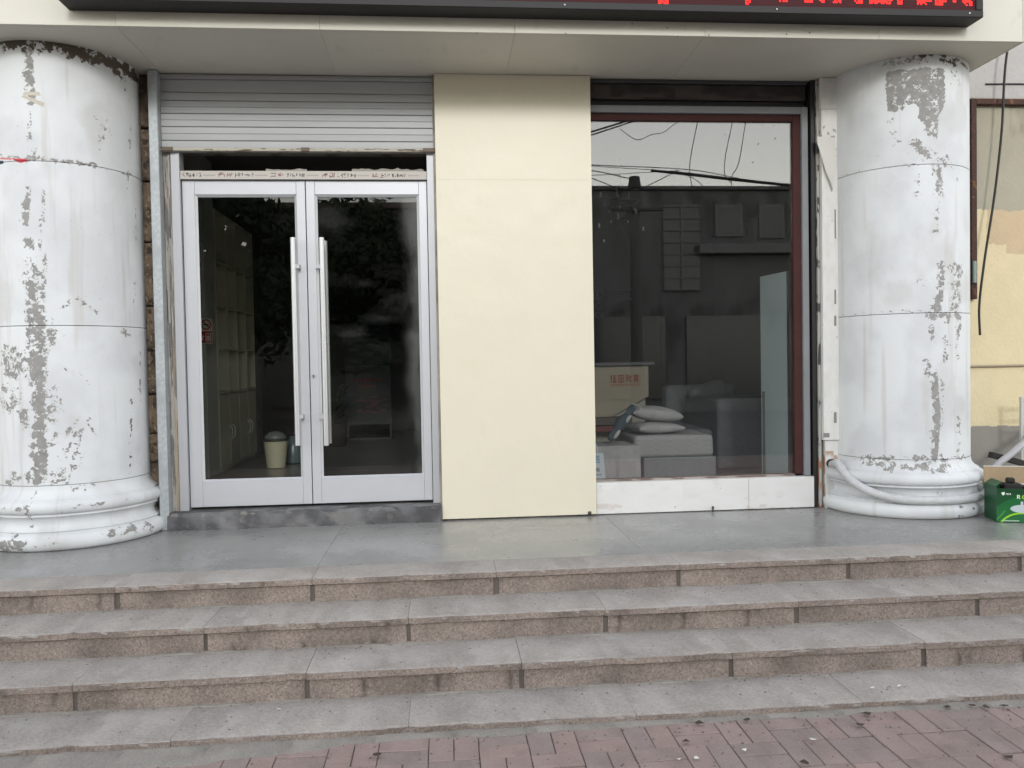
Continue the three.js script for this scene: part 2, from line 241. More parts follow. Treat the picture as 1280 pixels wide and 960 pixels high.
// ---------------------------------------------------------------- columns
function columnPaint(cx, r, fills, strokes, seed, marks = []) {
  const W = 1024, H = 2048, A = 1.2 * Math.PI, HT = 3.2;
  const prior = [0, 1].map(() => new Float32Array(W * H)), tint = new Map();
  const toT = (px, py) => { const q = onCyl(px, py, cx, r); return [(q.phi / A + 0.5) * W, q.y / HT * H]; };
  const sx = W / (A * r), sy = H / HT; // texels per metre
  const seg = (layer, a, b, w, s) => {
    const hw = w / 185 / 2 * 0.88, x0 = Math.max(0, Math.floor(Math.min(a[0], b[0]) - hw * 3 * sx)), x1 = Math.min(W - 1, Math.ceil(Math.max(a[0], b[0]) + hw * 3 * sx)), y0 = Math.max(0, Math.floor(Math.min(a[1], b[1]) - hw * 3 * sy)), y1 = Math.min(H - 1, Math.ceil(Math.max(a[1], b[1]) + hw * 3 * sy));
    const ax = a[0] / sx, ay = a[1] / sy, dx = b[0] / sx - ax, dy = b[1] / sy - ay, L = dx * dx + dy * dy || 1e-9;
    for (let j = y0; j <= y1; j++) for (let i = x0; i <= x1; i++) {
      const px = i / sx - ax, py = j / sy - ay, t = Math.min(1, Math.max(0, (px * dx + py * dy) / L)), d = Math.hypot(px - t * dx, py - t * dy) / hw;
      const v = s * (d < 1 ? 1 - 0.25 * d : Math.max(0, 0.75 * (1 - (d - 1) / 1.6)));
      const o = j * W + i; if (v > prior[layer][o]) prior[layer][o] = v;
    }
  };
  for (const [layer, w, s0, ...pts] of strokes) { const s = layer === 0 ? Math.min(1, s0 * 1.01) : s0; const q = pts.map((p) => toT(...p)); for (let i = 0; i < Math.max(1, q.length - 1); i++) seg(layer, q[i], q[Math.min(i + 1, q.length - 1)], w, s); }
  for (const poly of fills) {
    const q = poly.map((p) => toT(...p)), y0 = Math.floor(Math.min(...q.map((p) => p[1]))), y1 = Math.ceil(Math.max(...q.map((p) => p[1])));
    for (let j = y0; j <= y1; j++) { const xs = []; for (let k = 0; k < q.length; k++) { const a = q[k], b = q[(k + 1) % q.length]; if ((a[1] > j) !== (b[1] > j)) xs.push(a[0] + (j - a[1]) / (b[1] - a[1]) * (b[0] - a[0])); } xs.sort((m, n) => m - n); for (let k = 0; k + 1 < xs.length; k += 2) for (let i = Math.max(0, Math.ceil(xs[k])); i < Math.min(W, xs[k + 1]); i++) prior[0][j * W + i] = Math.max(prior[0][j * W + i], 0.84); }
  }
  const mark = new Uint8Array(W * H);
  marks.forEach(([, poly], m) => {
    const q = poly.map((p) => toT(...p)), y0 = Math.floor(Math.min(...q.map((p) => p[1]))), y1 = Math.ceil(Math.max(...q.map((p) => p[1])));
    for (let j = y0; j <= y1; j++) { const xs = []; for (let k = 0; k < q.length; k++) { const a = q[k], b = q[(k + 1) % q.length]; if ((a[1] > j) !== (b[1] > j)) xs.push(a[0] + (j - a[1]) / (b[1] - a[1]) * (b[0] - a[0])); } xs.sort((m2, n) => m2 - n); for (let k = 0; k + 1 < xs.length; k += 2) for (let i = Math.max(0, Math.ceil(xs[k])); i < Math.min(W, xs[k + 1]); i++) mark[j * W + i] = m + 1; }
  });
  const mask = new Uint8Array(W * H);
  const map = colorTex(W, H, (u, v) => {
    const i = Math.min(W - 1, Math.floor(u * W)), j = Math.min(H - 1, Math.floor(v * H)), o = j * W + i, x = u * A * r, y = v * HT;
    const n = fbm(x * 34, y * 34, 5, seed), n2 = fbm(x * 5, y * 4, 4, seed + 5), sp = fbm(x * 120, y * 120, 3, seed + 8);
    let c = mix3([0.65, 0.675, 0.70], [0.575, 0.595, 0.62], sm(0.35, 0.75, n2));
    const drip = fbm(x * 22, y * 1.2, 4, seed + 11); c = mix3(c, [0.44, 0.425, 0.385], 0.4 * sm(0.6, 0.85, drip));
    const grime = sm(0.6, 0.78, fbm(x * 3.2, y * 2.6, 5, seed + 15)); c = mix3(c, [0.43, 0.425, 0.41], 0.35 * grime);
    const wi = Math.min(W - 1, Math.max(0, Math.round(i + (n - 0.5) * 26 + (sp - 0.5) * 10))), wj = Math.min(H - 1, Math.max(0, Math.round(j + (fbm(x * 34 + 7, y * 34 + 3, 4, seed + 40) - 0.5) * 30))), p0 = prior[0][wj * W + wi], p1 = prior[1][o];
    const cv = p0 + (n - 0.5) * 1.05 + (sp - 0.5) * 0.7; if (p0 > 0.02) c = mix3(c, [0.47, 0.475, 0.47], 0.75 * sm(0.5, 0.66, cv)); const chip = cv > 0.66 || (p0 < 0.02 && n2 > 0.58 && sp > 0.86);
    if (chip) { mask[o] = 1; const g = 0.265 + 0.11 * (fbm(x * 40, y * 40, 3, seed + 20) - 0.5) + 0.05 * (n2 - 0.5); c = [g, g * 0.99, g * 0.965]; }
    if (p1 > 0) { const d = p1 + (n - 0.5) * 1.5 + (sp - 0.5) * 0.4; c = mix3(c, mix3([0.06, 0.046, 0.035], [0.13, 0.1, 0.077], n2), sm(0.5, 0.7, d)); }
    if (mark[o]) { const k = marks[mark[o] - 1][0], f = 0.85 + 0.3 * n; c = [k[0] * f, k[1] * f, k[2] * f]; }
    return c;
  });
  const bump = grayTex(W, H, (u, v) => { const o = Math.min(H - 1, Math.floor(v * H)) * W + Math.min(W - 1, Math.floor(u * W)); return (mask[o] ? 0.25 : 0.75) + 0.25 * (fbm(u * 90, v * 160, 3, seed + 30) - 0.5); });
  return M({ map, bumpMap: bump, bumpScale: 0.003, roughness: 0.72 });
}
function lathe(prof, cx, segs = 72) {
  const g = new THREE.LatheGeometry(prof.map((p) => new THREE.Vector2(p[0], p[1])), segs, -0.6 * Math.PI, 1.2 * Math.PI);
  const p = g.attributes.position, uv = g.attributes.uv;
  for (let i = 0; i < p.count; i++) uv.setXY(i, uv.getX(i), p.getY(i) / 3.2);
  g.translate(cx, 0, 0);
  return g;
}
const RS = 0.465;
function arc(cy0, cx0, ry, rx, a0, a1, n) { const o = []; for (let i = 0; i <= n; i++) { const a = a0 + (a1 - a0) * i / n; o.push([cx0 + rx * Math.cos(a), cy0 + ry * Math.sin(a)]); } return o; }
function column(label, cx, joints, m) {
  const t = thing('round_column', label, 'column', 'round columns carrying the canopy'); t.position.set(cx, 0, 0);
  const b = part('base', lathe([[0.3, 0.0], [0.535, 0.0], ...arc(0.052, 0.53, 0.052, 0.042, -1.45, 1.45, 10), [0.53, 0.106], [0.53, 0.116], ...arc(0.165, 0.545, 0.046, 0.045, -1.7, -4.5, 8), [0.53, 0.212], [0.53, 0.22], ...arc(0.262, 0.517, 0.04, 0.036, -1.5, 1.5, 9), [0.512, 0.305], ...arc(0.385, 0.54, 0.075, RS === 0 ? 0 : 0.075, -1.9, -3.1, 6), [RS, 0.392]], 0), m, t);
  const ys = [0.392, ...joints, S + 0.02];
  for (let i = 0; i + 1 < ys.length; i++) { const a = ys[i], c = ys[i + 1], prof = [[RS - 0.02, a + 0.0015], [RS - 0.003, a + 0.0015], [RS, a + 0.004]]; for (let k = 1; k < 12; k++) prof.push([RS, a + 0.004 + (c - a - 0.008) * k / 12]); prof.push([RS, c - 0.004], [RS - 0.003, c - 0.0015], [RS - 0.02, c - 0.0015]); part('shaft_drum', lathe(prof, 0), m, t); }
  return t;
}
const CL = -2.5, CR = 3.325;
{
  const st = [
    [0, 8, 0.85, [36, 60], [40, 126]], [0, 4, 0.6, [38, 135], [40, 198]], [0, 7, 0.7, [42, 182], [41, 200]],
    [0, 7, 0.85, [36, 236], [32, 278]], [0, 5, 0.6, [56, 232], [55, 274]], [0, 5, 0.7, [50, 280], [50, 312]], [0, 9, 0.8, [37, 304], [38, 305]],
    [0, 7, 0.6, [38, 325], [30, 352]], [0, 13, 0.8, [41, 335], [44, 400]], [0, 9, 0.7, [54, 320], [52, 398]], [0, 17, 0.95, [47, 400], [46, 470]], [0, 14, 0.95, [48, 470], [50, 600]],
    [0, 18, 0.6, [60, 412], [66, 425]], [0, 24, 0.85, [14, 448], [16, 458]], [0, 26, 0.62, [8, 488], [14, 502]], [0, 15, 0.65, [33, 516], [34, 528]], [0, 22, 0.62, [64, 492], [62, 520]], [0, 12, 0.6, [67, 545], [66, 552]],
    [0, 9, 0.6, [70, 388], [95, 377], [122, 391]], [0, 5, 0.65, [120, 148], [140, 172]], [0, 6, 0.6, [134, 155], [136, 162]], [0, 5, 0.6, [130, 172], [126, 182]], [0, 5, 0.6, [126, 186], [132, 192]],
    [0, 3, 0.65, [0, 197], [45, 200], [70, 200]], [0, 5, 0.75, [52, 199], [100, 205], [120, 208]], [0, 2.5, 0.55, [120, 209], [165, 220]],
    [0, 4, 0.6, [118, 520], [96, 540], [82, 572]], [0, 4, 0.6, [100, 520], [82, 548]], [0, 4, 0.6, [105, 535], [90, 585], [84, 605]], [0, 7, 0.6, [104, 566], [97, 584]], [0, 5, 0.55, [80, 555], [76, 580]], [0, 3, 0.6, [108, 530], [124, 545]],
    [0, 9, 0.55, [86, 464], [90, 470]], [0, 9, 0.55, [106, 472], [110, 478]], [0, 7, 0.5, [140, 466], [140, 480]], [0, 8, 0.55, [152, 414], [162, 418]],
    [0, 4, 0.6, [161, 216], [160, 234]], [0, 3, 0.6, [164, 160], [163, 190]], [0, 4, 0.55, [170, 350], [168, 378]], [0, 3, 0.55, [170, 260], [171, 300]], [0, 4, 0.55, [176, 440], [176, 500]],
    [0, 12, 0.6, [10, 601], [40, 594]], [0, 13, 0.6, [58, 598], [80, 594]], [0, 5, 0.6, [85, 609], [118, 608]],
    [0, 5, 0.7, [0, 634], [45, 633]], [0, 5, 0.6, [85, 632], [125, 627]], [0, 6, 0.6, [150, 622], [160, 620]], [0, 15, 0.75, [14, 678], [38, 676]], [0, 7, 0.6, [45, 682], [75, 675]], [0, 9, 0.6, [125, 664], [172, 657]], [0, 3, 0.6, [46, 608], [46, 660]],
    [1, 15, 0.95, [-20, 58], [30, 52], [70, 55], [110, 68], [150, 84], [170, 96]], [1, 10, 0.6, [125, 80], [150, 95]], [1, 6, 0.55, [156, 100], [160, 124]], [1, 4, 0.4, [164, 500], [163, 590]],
  ];
  const m = columnPaint(CL, RS, [], st, 200, [[[0.5, 0.06, 0.08], [[14, 198], [34, 199], [33, 202], [26, 204], [20, 202]]], [[0.55, 0.2, 0.22], [[0, 197], [15, 198], [14, 200], [0, 199.5]]], [[0.06, 0.07, 0.11], [[-2, 201], [4, 201], [4, 205], [-2, 206]]], [[0.52, 0.49, 0.42], [[30, 115], [49, 115], [51, 120], [28, 119]]], [[0.50, 0.47, 0.4], [[26, 121], [30, 119], [56, 129], [54, 134]]]]);
  column('white round column with grey peeling seam beside the brick pier', CL, [onCyl(45, 407, CL, RS).y, onCyl(45, 201, CL, RS).y], m);
  const st2 = [
    [0, 14, 0.7, [1140, 178], [1165, 196]], [0, 16, 0.6, [1165, 195], [1182, 200]], [0, 9, 0.85, [1173, 212], [1176, 244]], [0, 6, 0.65, [1173, 245], [1171, 290]], [0, 9, 0.45, [1150, 225], [1146, 245]],
    [0, 10, 0.8, [1178, 334], [1173, 386]], [0, 13, 0.8, [1192, 334], [1200, 340]], [0, 15, 0.75, [1197, 358], [1196, 386]], [0, 9, 0.75, [1165, 396], [1200, 397]], [0, 8, 0.7, [1200, 405], [1199, 418]], [0, 6, 0.7, [1165, 405], [1166, 420]],
    [0, 12, 0.6, [1184, 424], [1180, 450]], [0, 9, 0.6, [1196, 434], [1198, 446]], [0, 13, 0.62, [1160, 452], [1166, 470]], [0, 8, 0.95, [1168, 470], [1172, 520]], [0, 8, 0.95, [1172, 520], [1168, 574]], [0, 5, 0.55, [1180, 480], [1178, 530]], [0, 9, 0.75, [1199, 524], [1199, 540]], [0, 7, 0.5, [1200, 556], [1199, 562]],
    [0, 6, 0.7, [1072, 573], [1130, 572], [1206, 572]], [0, 7, 0.7, [1080, 580], [1190, 583]], [0, 8, 0.7, [1135, 584], [1178, 586]], [0, 5, 0.5, [1060, 575], [1060, 585]], [0, 8, 0.5, [1174, 616], [1175, 622]], [0, 4, 0.6, [1188, 642], [1192, 645]],
    [0, 6, 0.6, [1190, 92], [1188, 108]], [0, 8, 0.55, [1196, 92], [1200, 106]], [0, 8, 0.5, [1116, 150], [1118, 165]], [0, 8, 0.45, [1118, 178], [1124, 180]], [0, 8, 0.5, [1192, 208], [1196, 226]], [0, 9, 0.45, [1150, 345], [1156, 354]],
    [0, 2, 0.5, [1046, 397], [1090, 391], [1200, 392]], [0, 2, 0.5, [1046, 222], [1090, 211], [1150, 205]],
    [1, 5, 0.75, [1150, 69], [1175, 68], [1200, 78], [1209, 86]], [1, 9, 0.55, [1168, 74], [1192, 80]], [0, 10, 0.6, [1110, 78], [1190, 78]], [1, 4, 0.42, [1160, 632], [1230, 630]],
  ];
  const m2 = columnPaint(CR, RS, [[[1107, 92], [1140, 86], [1181, 84], [1181, 128], [1172, 150], [1171, 176], [1158, 166], [1149, 146], [1148, 132], [1130, 128], [1130, 140], [1109, 140]]], st2, 300);
  column('white round column with a bare cement patch near the top', CR, [onCyl(1165, 391, CR, RS).y, onCyl(1165, 205, CR, RS).y], m2);
}
// ---------------------------------------------------------------- canopy and LED sign
const plate = (c, seed, wear = 0.06) => M({ map: metres(colorTex(512, 512, (u, v) => { const k = 1 - wear + 2 * wear * fbm(u * 4, v * 4, 5, seed, 4), d = sm(0.66, 0.85, fbm(u * 12, v * 5, 5, seed + 3, 5)) * wear * 2; return [c[0] * k * (1 - d), c[1] * k * (1 - d), c[2] * k * (1 - d * 1.2)]; }), 1.6), roughness: 0.5, bumpMap: bumpSoft, bumpScale: 0.003 });
const canopyMat = plate([0.58, 0.565, 0.495], 401);
{
  const t = thing('canopy', 'cream metal clad canopy over the shop front', 'canopy');
  const xs = [-5.4, -4.22, -3.05, -1.887, -0.707, 0.47, 1.664, 2.80, 3.775];
  for (let i = 0; i < xs.length - 1; i++) {
    part('fascia_panel', cbox(xs[i] + 0.0007, S, ZF - 0.02, xs[i + 1] - 0.0007, S + 1.4, ZF + 0.0006 * (i % 2), 0.0015, i * 0.4, i * 0.9), canopyMat, t);
    part('soffit_panel', cbox(xs[i] + 0.0006, S + 0.001 * (i % 2), -0.16, xs[i + 1] - 0.0006, S + 0.02, ZF - 0.021, 0.001, i * 0.7, i * 0.3), canopyMat, t);
  }
  part('end_panel', cbox(3.777, S, -0.2, 3.79, S + 1.4, ZF, 0.001), canopyMat, t);
  part('body', cbox(-5.4, S + 0.022, -0.2, 3.774, S + 1.39, ZF - 0.025, 0.001), canopyMat, t);
  const screwM = M({ color: [0.05, 0.045, 0.04], roughness: 0.6 });
  for (const [px, py] of [[790, 30], [834, 35], [847, 46], [886, 44], [983, 43], [1012, 41], [596, 42], [707, 42]]) { const p = onZ(px, py, ZF); const g = new THREE.CylinderGeometry(0.004, 0.004, 0.003, 10); g.rotateX(Math.PI / 2); g.translate(p.x, p.y, ZF + 0.002); part('screw', g, screwM, t); }
}
{
  const t = thing('led_sign', 'black framed sign with glowing red dot matrix characters', 'sign');
  const x0 = -2.145, x1 = 3.395, y0 = 3.206, y1 = 3.77, z0 = ZF + 0.004, z1 = 0.85, fr = 0.045;
  const dark = M({ color: [0.008, 0.0065, 0.007], roughness: 0.6 });
  part('frame', cbox(x0, y0, z0, x1, y0 + fr, z1, 0.004), dark, t); part('frame', cbox(x0, y1 - fr, z0, x1, y1, z1, 0.004), dark, t);
  part('frame', cbox(x0, y0 + fr, z0, x0 + fr, y1 - fr, z1 - 0.001, 0.004), dark, t); part('frame', cbox(x1 - fr, y0 + fr, z0, x1, y1 - fr, z1 - 0.001, 0.004), dark, t);
  // lamp dots: strokes of moving characters, drawn as a dot raster
  const W = 2048, H = 192, cell = 4, nx = W / cell, ny = H / cell, on = new Float32Array(nx * ny), dw = (x1 - x0 - 2 * fr) / nx;
  const glyph = (xm, wm, seed, bottoms) => { const i0 = Math.round((xm - x0 - fr) / dw), n = Math.max(2, Math.round(wm / dw)); for (let i = 0; i < n; i++) for (let j = 5; j < 44; j++) { const a = hash(Math.floor(i / 3), Math.floor(seed), 7) > 0.62, b = hash(Math.floor(j / 5), Math.floor(seed) + 3, 8) > 0.6 && j % 5 < 2; if (i0 + i < nx && (a && i % 3 < 2 || b) && hash(Math.floor(i / 4), Math.floor(j / 9) + seed, 4) > 0.25) on[j * nx + i0 + i] = 1; } };
  const blob = (px, w, h, from = 3) => { const p = onZ(px, 4, z1), i0 = Math.round((p.x - x0 - fr) / dw); for (let i = -w; i <= w; i++) for (let j = from; j < h + from + 1; j++) if (i0 + i > 0 && i0 + i < nx && hash(i + px, j, 14) > 0.2) on[j * nx + i0 + i] = 1; };
  for (const [px, w, h, from] of [[980, 2, 4], [1008, 1, 3], [1012, 2, 3], [1028, 1, 4], [1047, 2, 3], [1073, 2, 3], [1092, 2, 4], [1105, 4, 4], [1126, 1, 3], [1154, 3, 3], [1175, 2, 3], [1210, 2, 4], [830, 2, 7, 0], [826, 1, 4, 0], [935, 1, 3, 1]]) blob(px, w, h, from);
  [[1.32, 0.2], [1.6, 0.22], [2.04, 0.22], [2.3, 0.2], [2.56, 0.24], [2.85, 0.22], [3.1, 0.2]].forEach(([x, w], k) => glyph(x, w, 20 + k * 5));
  const cv = document.createElement('canvas'); cv.width = W; cv.height = H; const c = cv.getContext('2d'); c.fillStyle = '#000'; c.fillRect(0, 0, W, H);
  for (let j = 0; j < ny; j++) for (let i = 0; i < nx; i++) if (on[j * nx + i]) { c.fillStyle = '#ff2a22'; c.fillRect(i * cell + 0.5, H - (j + 1) * cell + 0.5, cell - 1, cell - 1); }
  const em = new THREE.CanvasTexture(cv); em.colorSpace = THREE.SRGBColorSpace; em.magFilter = THREE.LinearFilter;
  const g = new THREE.PlaneGeometry(x1 - x0 - 2 * fr, y1 - y0 - 2 * fr); g.translate((x0 + x1) / 2, (y0 + y1) / 2, z1 - 0.012);
  const base = metres(colorTex(256, 256, (u, v) => { const d = (fract(u * 32) - 0.5) ** 2 + (fract(v * 32) - 0.5) ** 2 < 0.1; return d ? [0.11, 0.006, 0.01] : [0.025, 0.003, 0.005]; }), 1); base.repeat.set(16, 1.5);
  part('display', g, M({ map: base, emissive: [1, 0.36, 0.33], emissiveMap: em, emissiveIntensity: 9, roughness: 0.85 }), t);
  const scr = M({ color: [0.75, 0.75, 0.75], roughness: 0.4 });
  for (const [px, py] of [[350, 4], [706, 11], [971, 16], [1212, 18]]) { const p = onZ(px, py, z1); const s = new THREE.SphereGeometry(0.005, 8, 6); s.translate(p.x, y0 + 0.024, z1 + 0.001); part('screw', s, scr, t); }
}

// ---------------------------------------------------------------- the shop's shell
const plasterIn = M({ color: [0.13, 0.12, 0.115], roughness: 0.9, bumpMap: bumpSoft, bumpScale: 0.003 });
{
  const t = thing('shop_building', 'shop building with dim interior behind the glass front', 'building');
  const rough = M({ map: metres(granite([0.3, 0.28, 0.25], 431, 512, { blot: 0.7, stain: 0.4, dark: 0.2 }), 1.2), roughness: 0.95, bumpMap: bumpFine, bumpScale: 0.006 });
  part('front_wall', cbox(-5.4, -0.3, -0.4, -2.09, S, -0.12, 0.004), rough, t);
  part('front_wall', cbox(-0.05, 0, -0.4, 0.93, S, -0.035, 0.004), rough, t);
  part('front_wall', cbox(2.73, 0, -0.4, 3.9, S, -0.03, 0.004), rough, t);
  part('lintel', cbox(-2.09, 2.65, -0.4, -0.05, S, -0.16, 0.004), rough, t);
  part('lintel', cbox(0.93, 2.98, -0.4, 2.73, S, -0.16, 0.004), rough, t);
  part('upper_wall', cbox(-5.4, S + 0.03, -0.5, 3.9, 6.5, -0.21, 0.004), rough, t);
  part('pier_back', cbox(-2.088, 0, -0.4, -1.86, S, -0.17, 0.004), rough, t);
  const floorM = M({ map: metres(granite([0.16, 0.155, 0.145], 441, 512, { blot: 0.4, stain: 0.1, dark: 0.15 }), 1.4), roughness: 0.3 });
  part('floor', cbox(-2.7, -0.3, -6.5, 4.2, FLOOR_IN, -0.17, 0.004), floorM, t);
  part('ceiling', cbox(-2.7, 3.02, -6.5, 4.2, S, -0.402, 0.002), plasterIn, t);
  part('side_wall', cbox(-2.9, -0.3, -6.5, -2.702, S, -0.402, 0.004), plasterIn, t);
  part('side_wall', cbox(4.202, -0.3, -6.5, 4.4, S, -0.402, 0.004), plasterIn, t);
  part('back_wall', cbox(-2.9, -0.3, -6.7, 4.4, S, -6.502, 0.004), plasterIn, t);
  const pm = plate([0.42, 0.42, 0.38], 451);
  part('pillar', cbox(-2.36, FLOOR_IN + 0.001, -2.05, -2.12, 3.018, -1.72, 0.006), pm, t);
}
{ // brick pier laid bare between the column and the shutter rail
  const t = thing('brick_pier', 'bare brown brick pier in the gap between column and shutter rail', 'pier');
  const ms = [0, 1, 2].map((k) => M({ map: metres(colorTex(256, 512, (u, v) => { const n = fbm(u * 4, v * 8, 5, 460 + k, 0), s = fbm(u * 18, v * 30, 4, 470 + k); let c = mix3([0.19, 0.14, 0.095], [0.085, 0.064, 0.046], sm(0.35, 0.7, n)); c = mix3(c, [0.34, 0.27, 0.2], sm(0.62, 0.75, s) * 0.7); return mix3(c, [0.03, 0.024, 0.018], sm(0.6, 0.72, fbm(u * 7, v * 12, 4, 480 + k)) * 0.8); }), 0.3, 0.6), bumpMap: bumpFine, bumpScale: 0.012, roughness: 0.95 }));
  let y = 0.0, k = 0; const hs = [0.24, 0.22, 0.2, 0.27, 0.3, 0.31, 0.44, 0.42, 0.36, 0.36];
  for (const h of hs) { const y1 = Math.min(S, y + h); const z = -0.075 - 0.03 * hash(k, 2, 2); part('brick', bar(-2.086, -1.958, [[y + 0.005, -0.165], [y1 - 0.005, -0.165], [y1 - 0.006, z - 0.01], [y1 - 0.02, z], [(y + y1) / 2, z + 0.006], [y + 0.02, z], [y + 0.006, z - 0.01]], 8, (x, q) => q >= 2 ? [(hash(q, k, 4) - 0.5) * 0.008, (fbm(x * 30, q * 2 + k * 5, 3, 90) - 0.5) * 0.03] : [0, 0], k * 0.37, k * 0.23), ms[k % 3], t); y = y1; k++; }
  part('mortar', cbox(-2.084, 0, -0.168, -1.96, S, -0.125, 0.002), M({ color: [0.06, 0.05, 0.04], roughness: 1, bumpMap: bumpFine, bumpScale: 0.01 }), t);
}
// ---------------------------------------------------------------- roller shutter
const galv = M({ map: metres(colorTex(512, 512, (u, v) => { const a = fbm(u * 40, v * 40, 3, 501, 40), b = fbm(u * 5, v * 5, 4, 503, 5); const k = 0.85 + 0.35 * a * b * 2; return [0.40 * k, 0.43 * k, 0.45 * k]; }), 0.5), metalness: 0.35, roughness: 0.5 });
{
  const t = thing('roller_shutter', 'raised grey roller shutter above the glass doors', 'shutter');
  part('guide_rail', cbox(-1.956, 0.0, -0.07, -1.895, S - 0.004, 0.012, 0.004), galv, t);
  const sl = M({ map: metres(colorTex(512, 256, (u, v) => { const k = 0.93 + 0.14 * fbm(u * 6, v * 6, 5, 511, 6); return [0.36 * k, 0.37 * k, 0.38 * k]; }), 1.7, 0.5), metalness: 0.15, roughness: 0.5 });
  const xr = -0.033, ys = [2.607, 2.662, 2.712, 2.761, 2.805, 2.849, 2.898, 2.942, 2.992, 3.03, 3.08, 3.118];
  const big = [[2.612, 2.665, 0], [2.665, 2.759, 1], [2.759, 2.849, 1], [2.849, 2.937, 1], [2.937, 2.993, 0], [2.993, 3.083, 0], [3.083, 3.12, 0]];
  big.forEach(([a, b, rib], i) => { const z = -0.05 + (i > 4 ? -0.006 : 0), m = (a + b) / 2; const prof = [[a + 0.001, z - 0.014], [b - 0.001, z - 0.014], [b - 0.001, z - 0.006], [b - 0.004, z - 0.001], ...(rib ? [[m + 0.003, z + 0.0012], [m, z - 0.0022], [m - 0.003, z + 0.0012]] : [[m, z + 0.001]]), [a + 0.005, z], [a + 0.001, z - 0.005]]; part('slat', bar(-1.893, xr, prof, 1, null, i * 0.37, 0, 0.2), sl, t); });
  part('bottom_bar', cbox(-1.893, 2.588, -0.075, xr, 2.61, -0.02, 0.003), M({ map: metres(colorTex(512, 128, (u, v) => { const n = fbm(u * 30, v * 6, 4, 521, 0); return mix3([0.42, 0.40, 0.34], [0.12, 0.09, 0.06], sm(0.58, 0.7, n)); }), 1.9, 0.1), roughness: 0.7 }), t);
  const bm = M({ color: [0.13, 0.1, 0.075], roughness: 0.6, metalness: 0.3 });
  for (const [a, b] of [[-1.885, -1.81], [-0.955, -0.90], [-0.12, -0.036]]) part('lock_block', cbox(a, 2.586, -0.03, b, 2.613, -0.014, 0.003), bm, t);
  part('back_plate', cbox(-1.9, 2.66, -0.155, xr, S - 0.002, -0.07, 0.002), M({ color: [0.1, 0.1, 0.1], roughness: 0.7 }), t);
}
// ---------------------------------------------------------------- door frame, doors, threshold
const silver = M({ map: metres(colorTex(256, 256, (u, v) => { const k = 0.975 + 0.05 * fbm(u * 8, v * 8, 4, 531, 8); return [0.50 * k, 0.512 * k, 0.545 * k]; }), 0.8), metalness: 0.25, roughness: 0.42 });
const alu = M({ color: [0.42, 0.43, 0.455], metalness: 0.3, roughness: 0.45 });
const dustMap = (seed, f) => grayTex(512, 512, (u, v) => f(u, v, seed));
const DOOR_Z = -0.085;
const doorGlass = (dust) => M({ color: [0.86, 0.88, 0.84], transmission: 1, thickness: 0, ior: 1.7, roughness: 0.0, ...(dust ? { transmissionMap: dust } : {}) });
{
  const t = thing('door_frame', 'silver metal door frame with a taped head bar', 'door frame');
  part('jamb', cbox(-1.842, 0.118, -0.15, -1.783, 2.64, -0.055, 0.003), alu, t); part('jamb', cbox(-0.098, 0.118, -0.15, -0.037, 2.64, -0.055, 0.003), alu, t);
  part('head', cbox(-1.782, 2.405, -0.15, -0.099, 2.462, -0.058, 0.003), alu, t);
  // printed protective tape still stuck on the head bar
  const cv = document.createElement('canvas'); cv.width = 2048; cv.height = 64; const c = cv.getContext('2d'); c.fillStyle = '#b7b3ad'; c.fillRect(0, 0, 2048, 64);
  c.fillStyle = '#b9b2aa'; for (let i = 0; i < 240; i++) c.fillRect(rnd() * 2048, rnd() * 64, 4 + rnd() * 30, 1);
  for (let k = 0; k < 5; k++) {
    const x = 40 + k * 425 - 150; c.lineWidth = 5;
    c.strokeStyle = '#6e3f3e'; for (let g = 0; g < 2; g++) { const gx = x + g * 62; for (let i = 0; i < 10; i++) { c.beginPath(); const h = rnd() > 0.5; const qx = gx + rnd() * 50, qy = 14 + rnd() * 36; c.moveTo(qx, qy); h ? c.lineTo(gx + rnd() * 50, qy) : c.lineTo(qx, 14 + rnd() * 36); c.stroke(); } }
    c.strokeStyle = '#332f2e'; for (let g = 0; g < 6; g++) { const gx = x + 128 + g * 27; for (let i = 0; i < 6; i++) { c.beginPath(); const a = rnd() * 22, b = 16 + rnd() * 32; c.moveTo(gx + a, b); rnd() > 0.5 ? c.lineTo(gx + rnd() * 22, b) : c.lineTo(gx + a, 16 + rnd() * 32); c.stroke(); } }
    c.strokeStyle = '#8d867f'; for (let g = 0; g < 10; g++) { const gx = x + 300 + g * 10; c.beginPath(); c.moveTo(gx, 28); c.lineTo(gx + 6, 40); c.stroke(); }
  }
  const tt = new THREE.CanvasTexture(cv); tt.colorSpace = THREE.SRGBColorSpace;
  const g = new THREE.PlaneGeometry(1.68, 0.056, 1, 1); g.translate(-0.94, 2.4325, -0.0565);
  part('protective_tape', g, M({ map: tt, roughness: 0.55 }), t, 'printed protective tape on the door head');
  part('torn_film', bar(-1.21, -0.93, [[2.46, -0.09], [2.478, -0.089], [2.478, -0.087], [2.46, -0.088]], 14, (x, k) => k === 1 || k === 2 ? [(fbm(x * 40, 1, 3, 7) - 0.5) * 0.02, 0.004 * fbm(x * 30, 5, 2, 8)] : [0, 0]), M({ color: [0.32, 0.3, 0.27], roughness: 0.7 }), t);
  part('torn_film', bar(-0.62, -0.12, [[2.46, -0.09], [2.482, -0.089], [2.482, -0.087], [2.46, -0.088]], 22, (x, k) => k === 1 || k === 2 ? [(fbm(x * 30, 1, 3, 17) - 0.5) * 0.024, 0.004 * fbm(x * 30, 5, 2, 18)] : [0, 0]), M({ color: [0.3, 0.28, 0.25], roughness: 0.7 }), t);
}
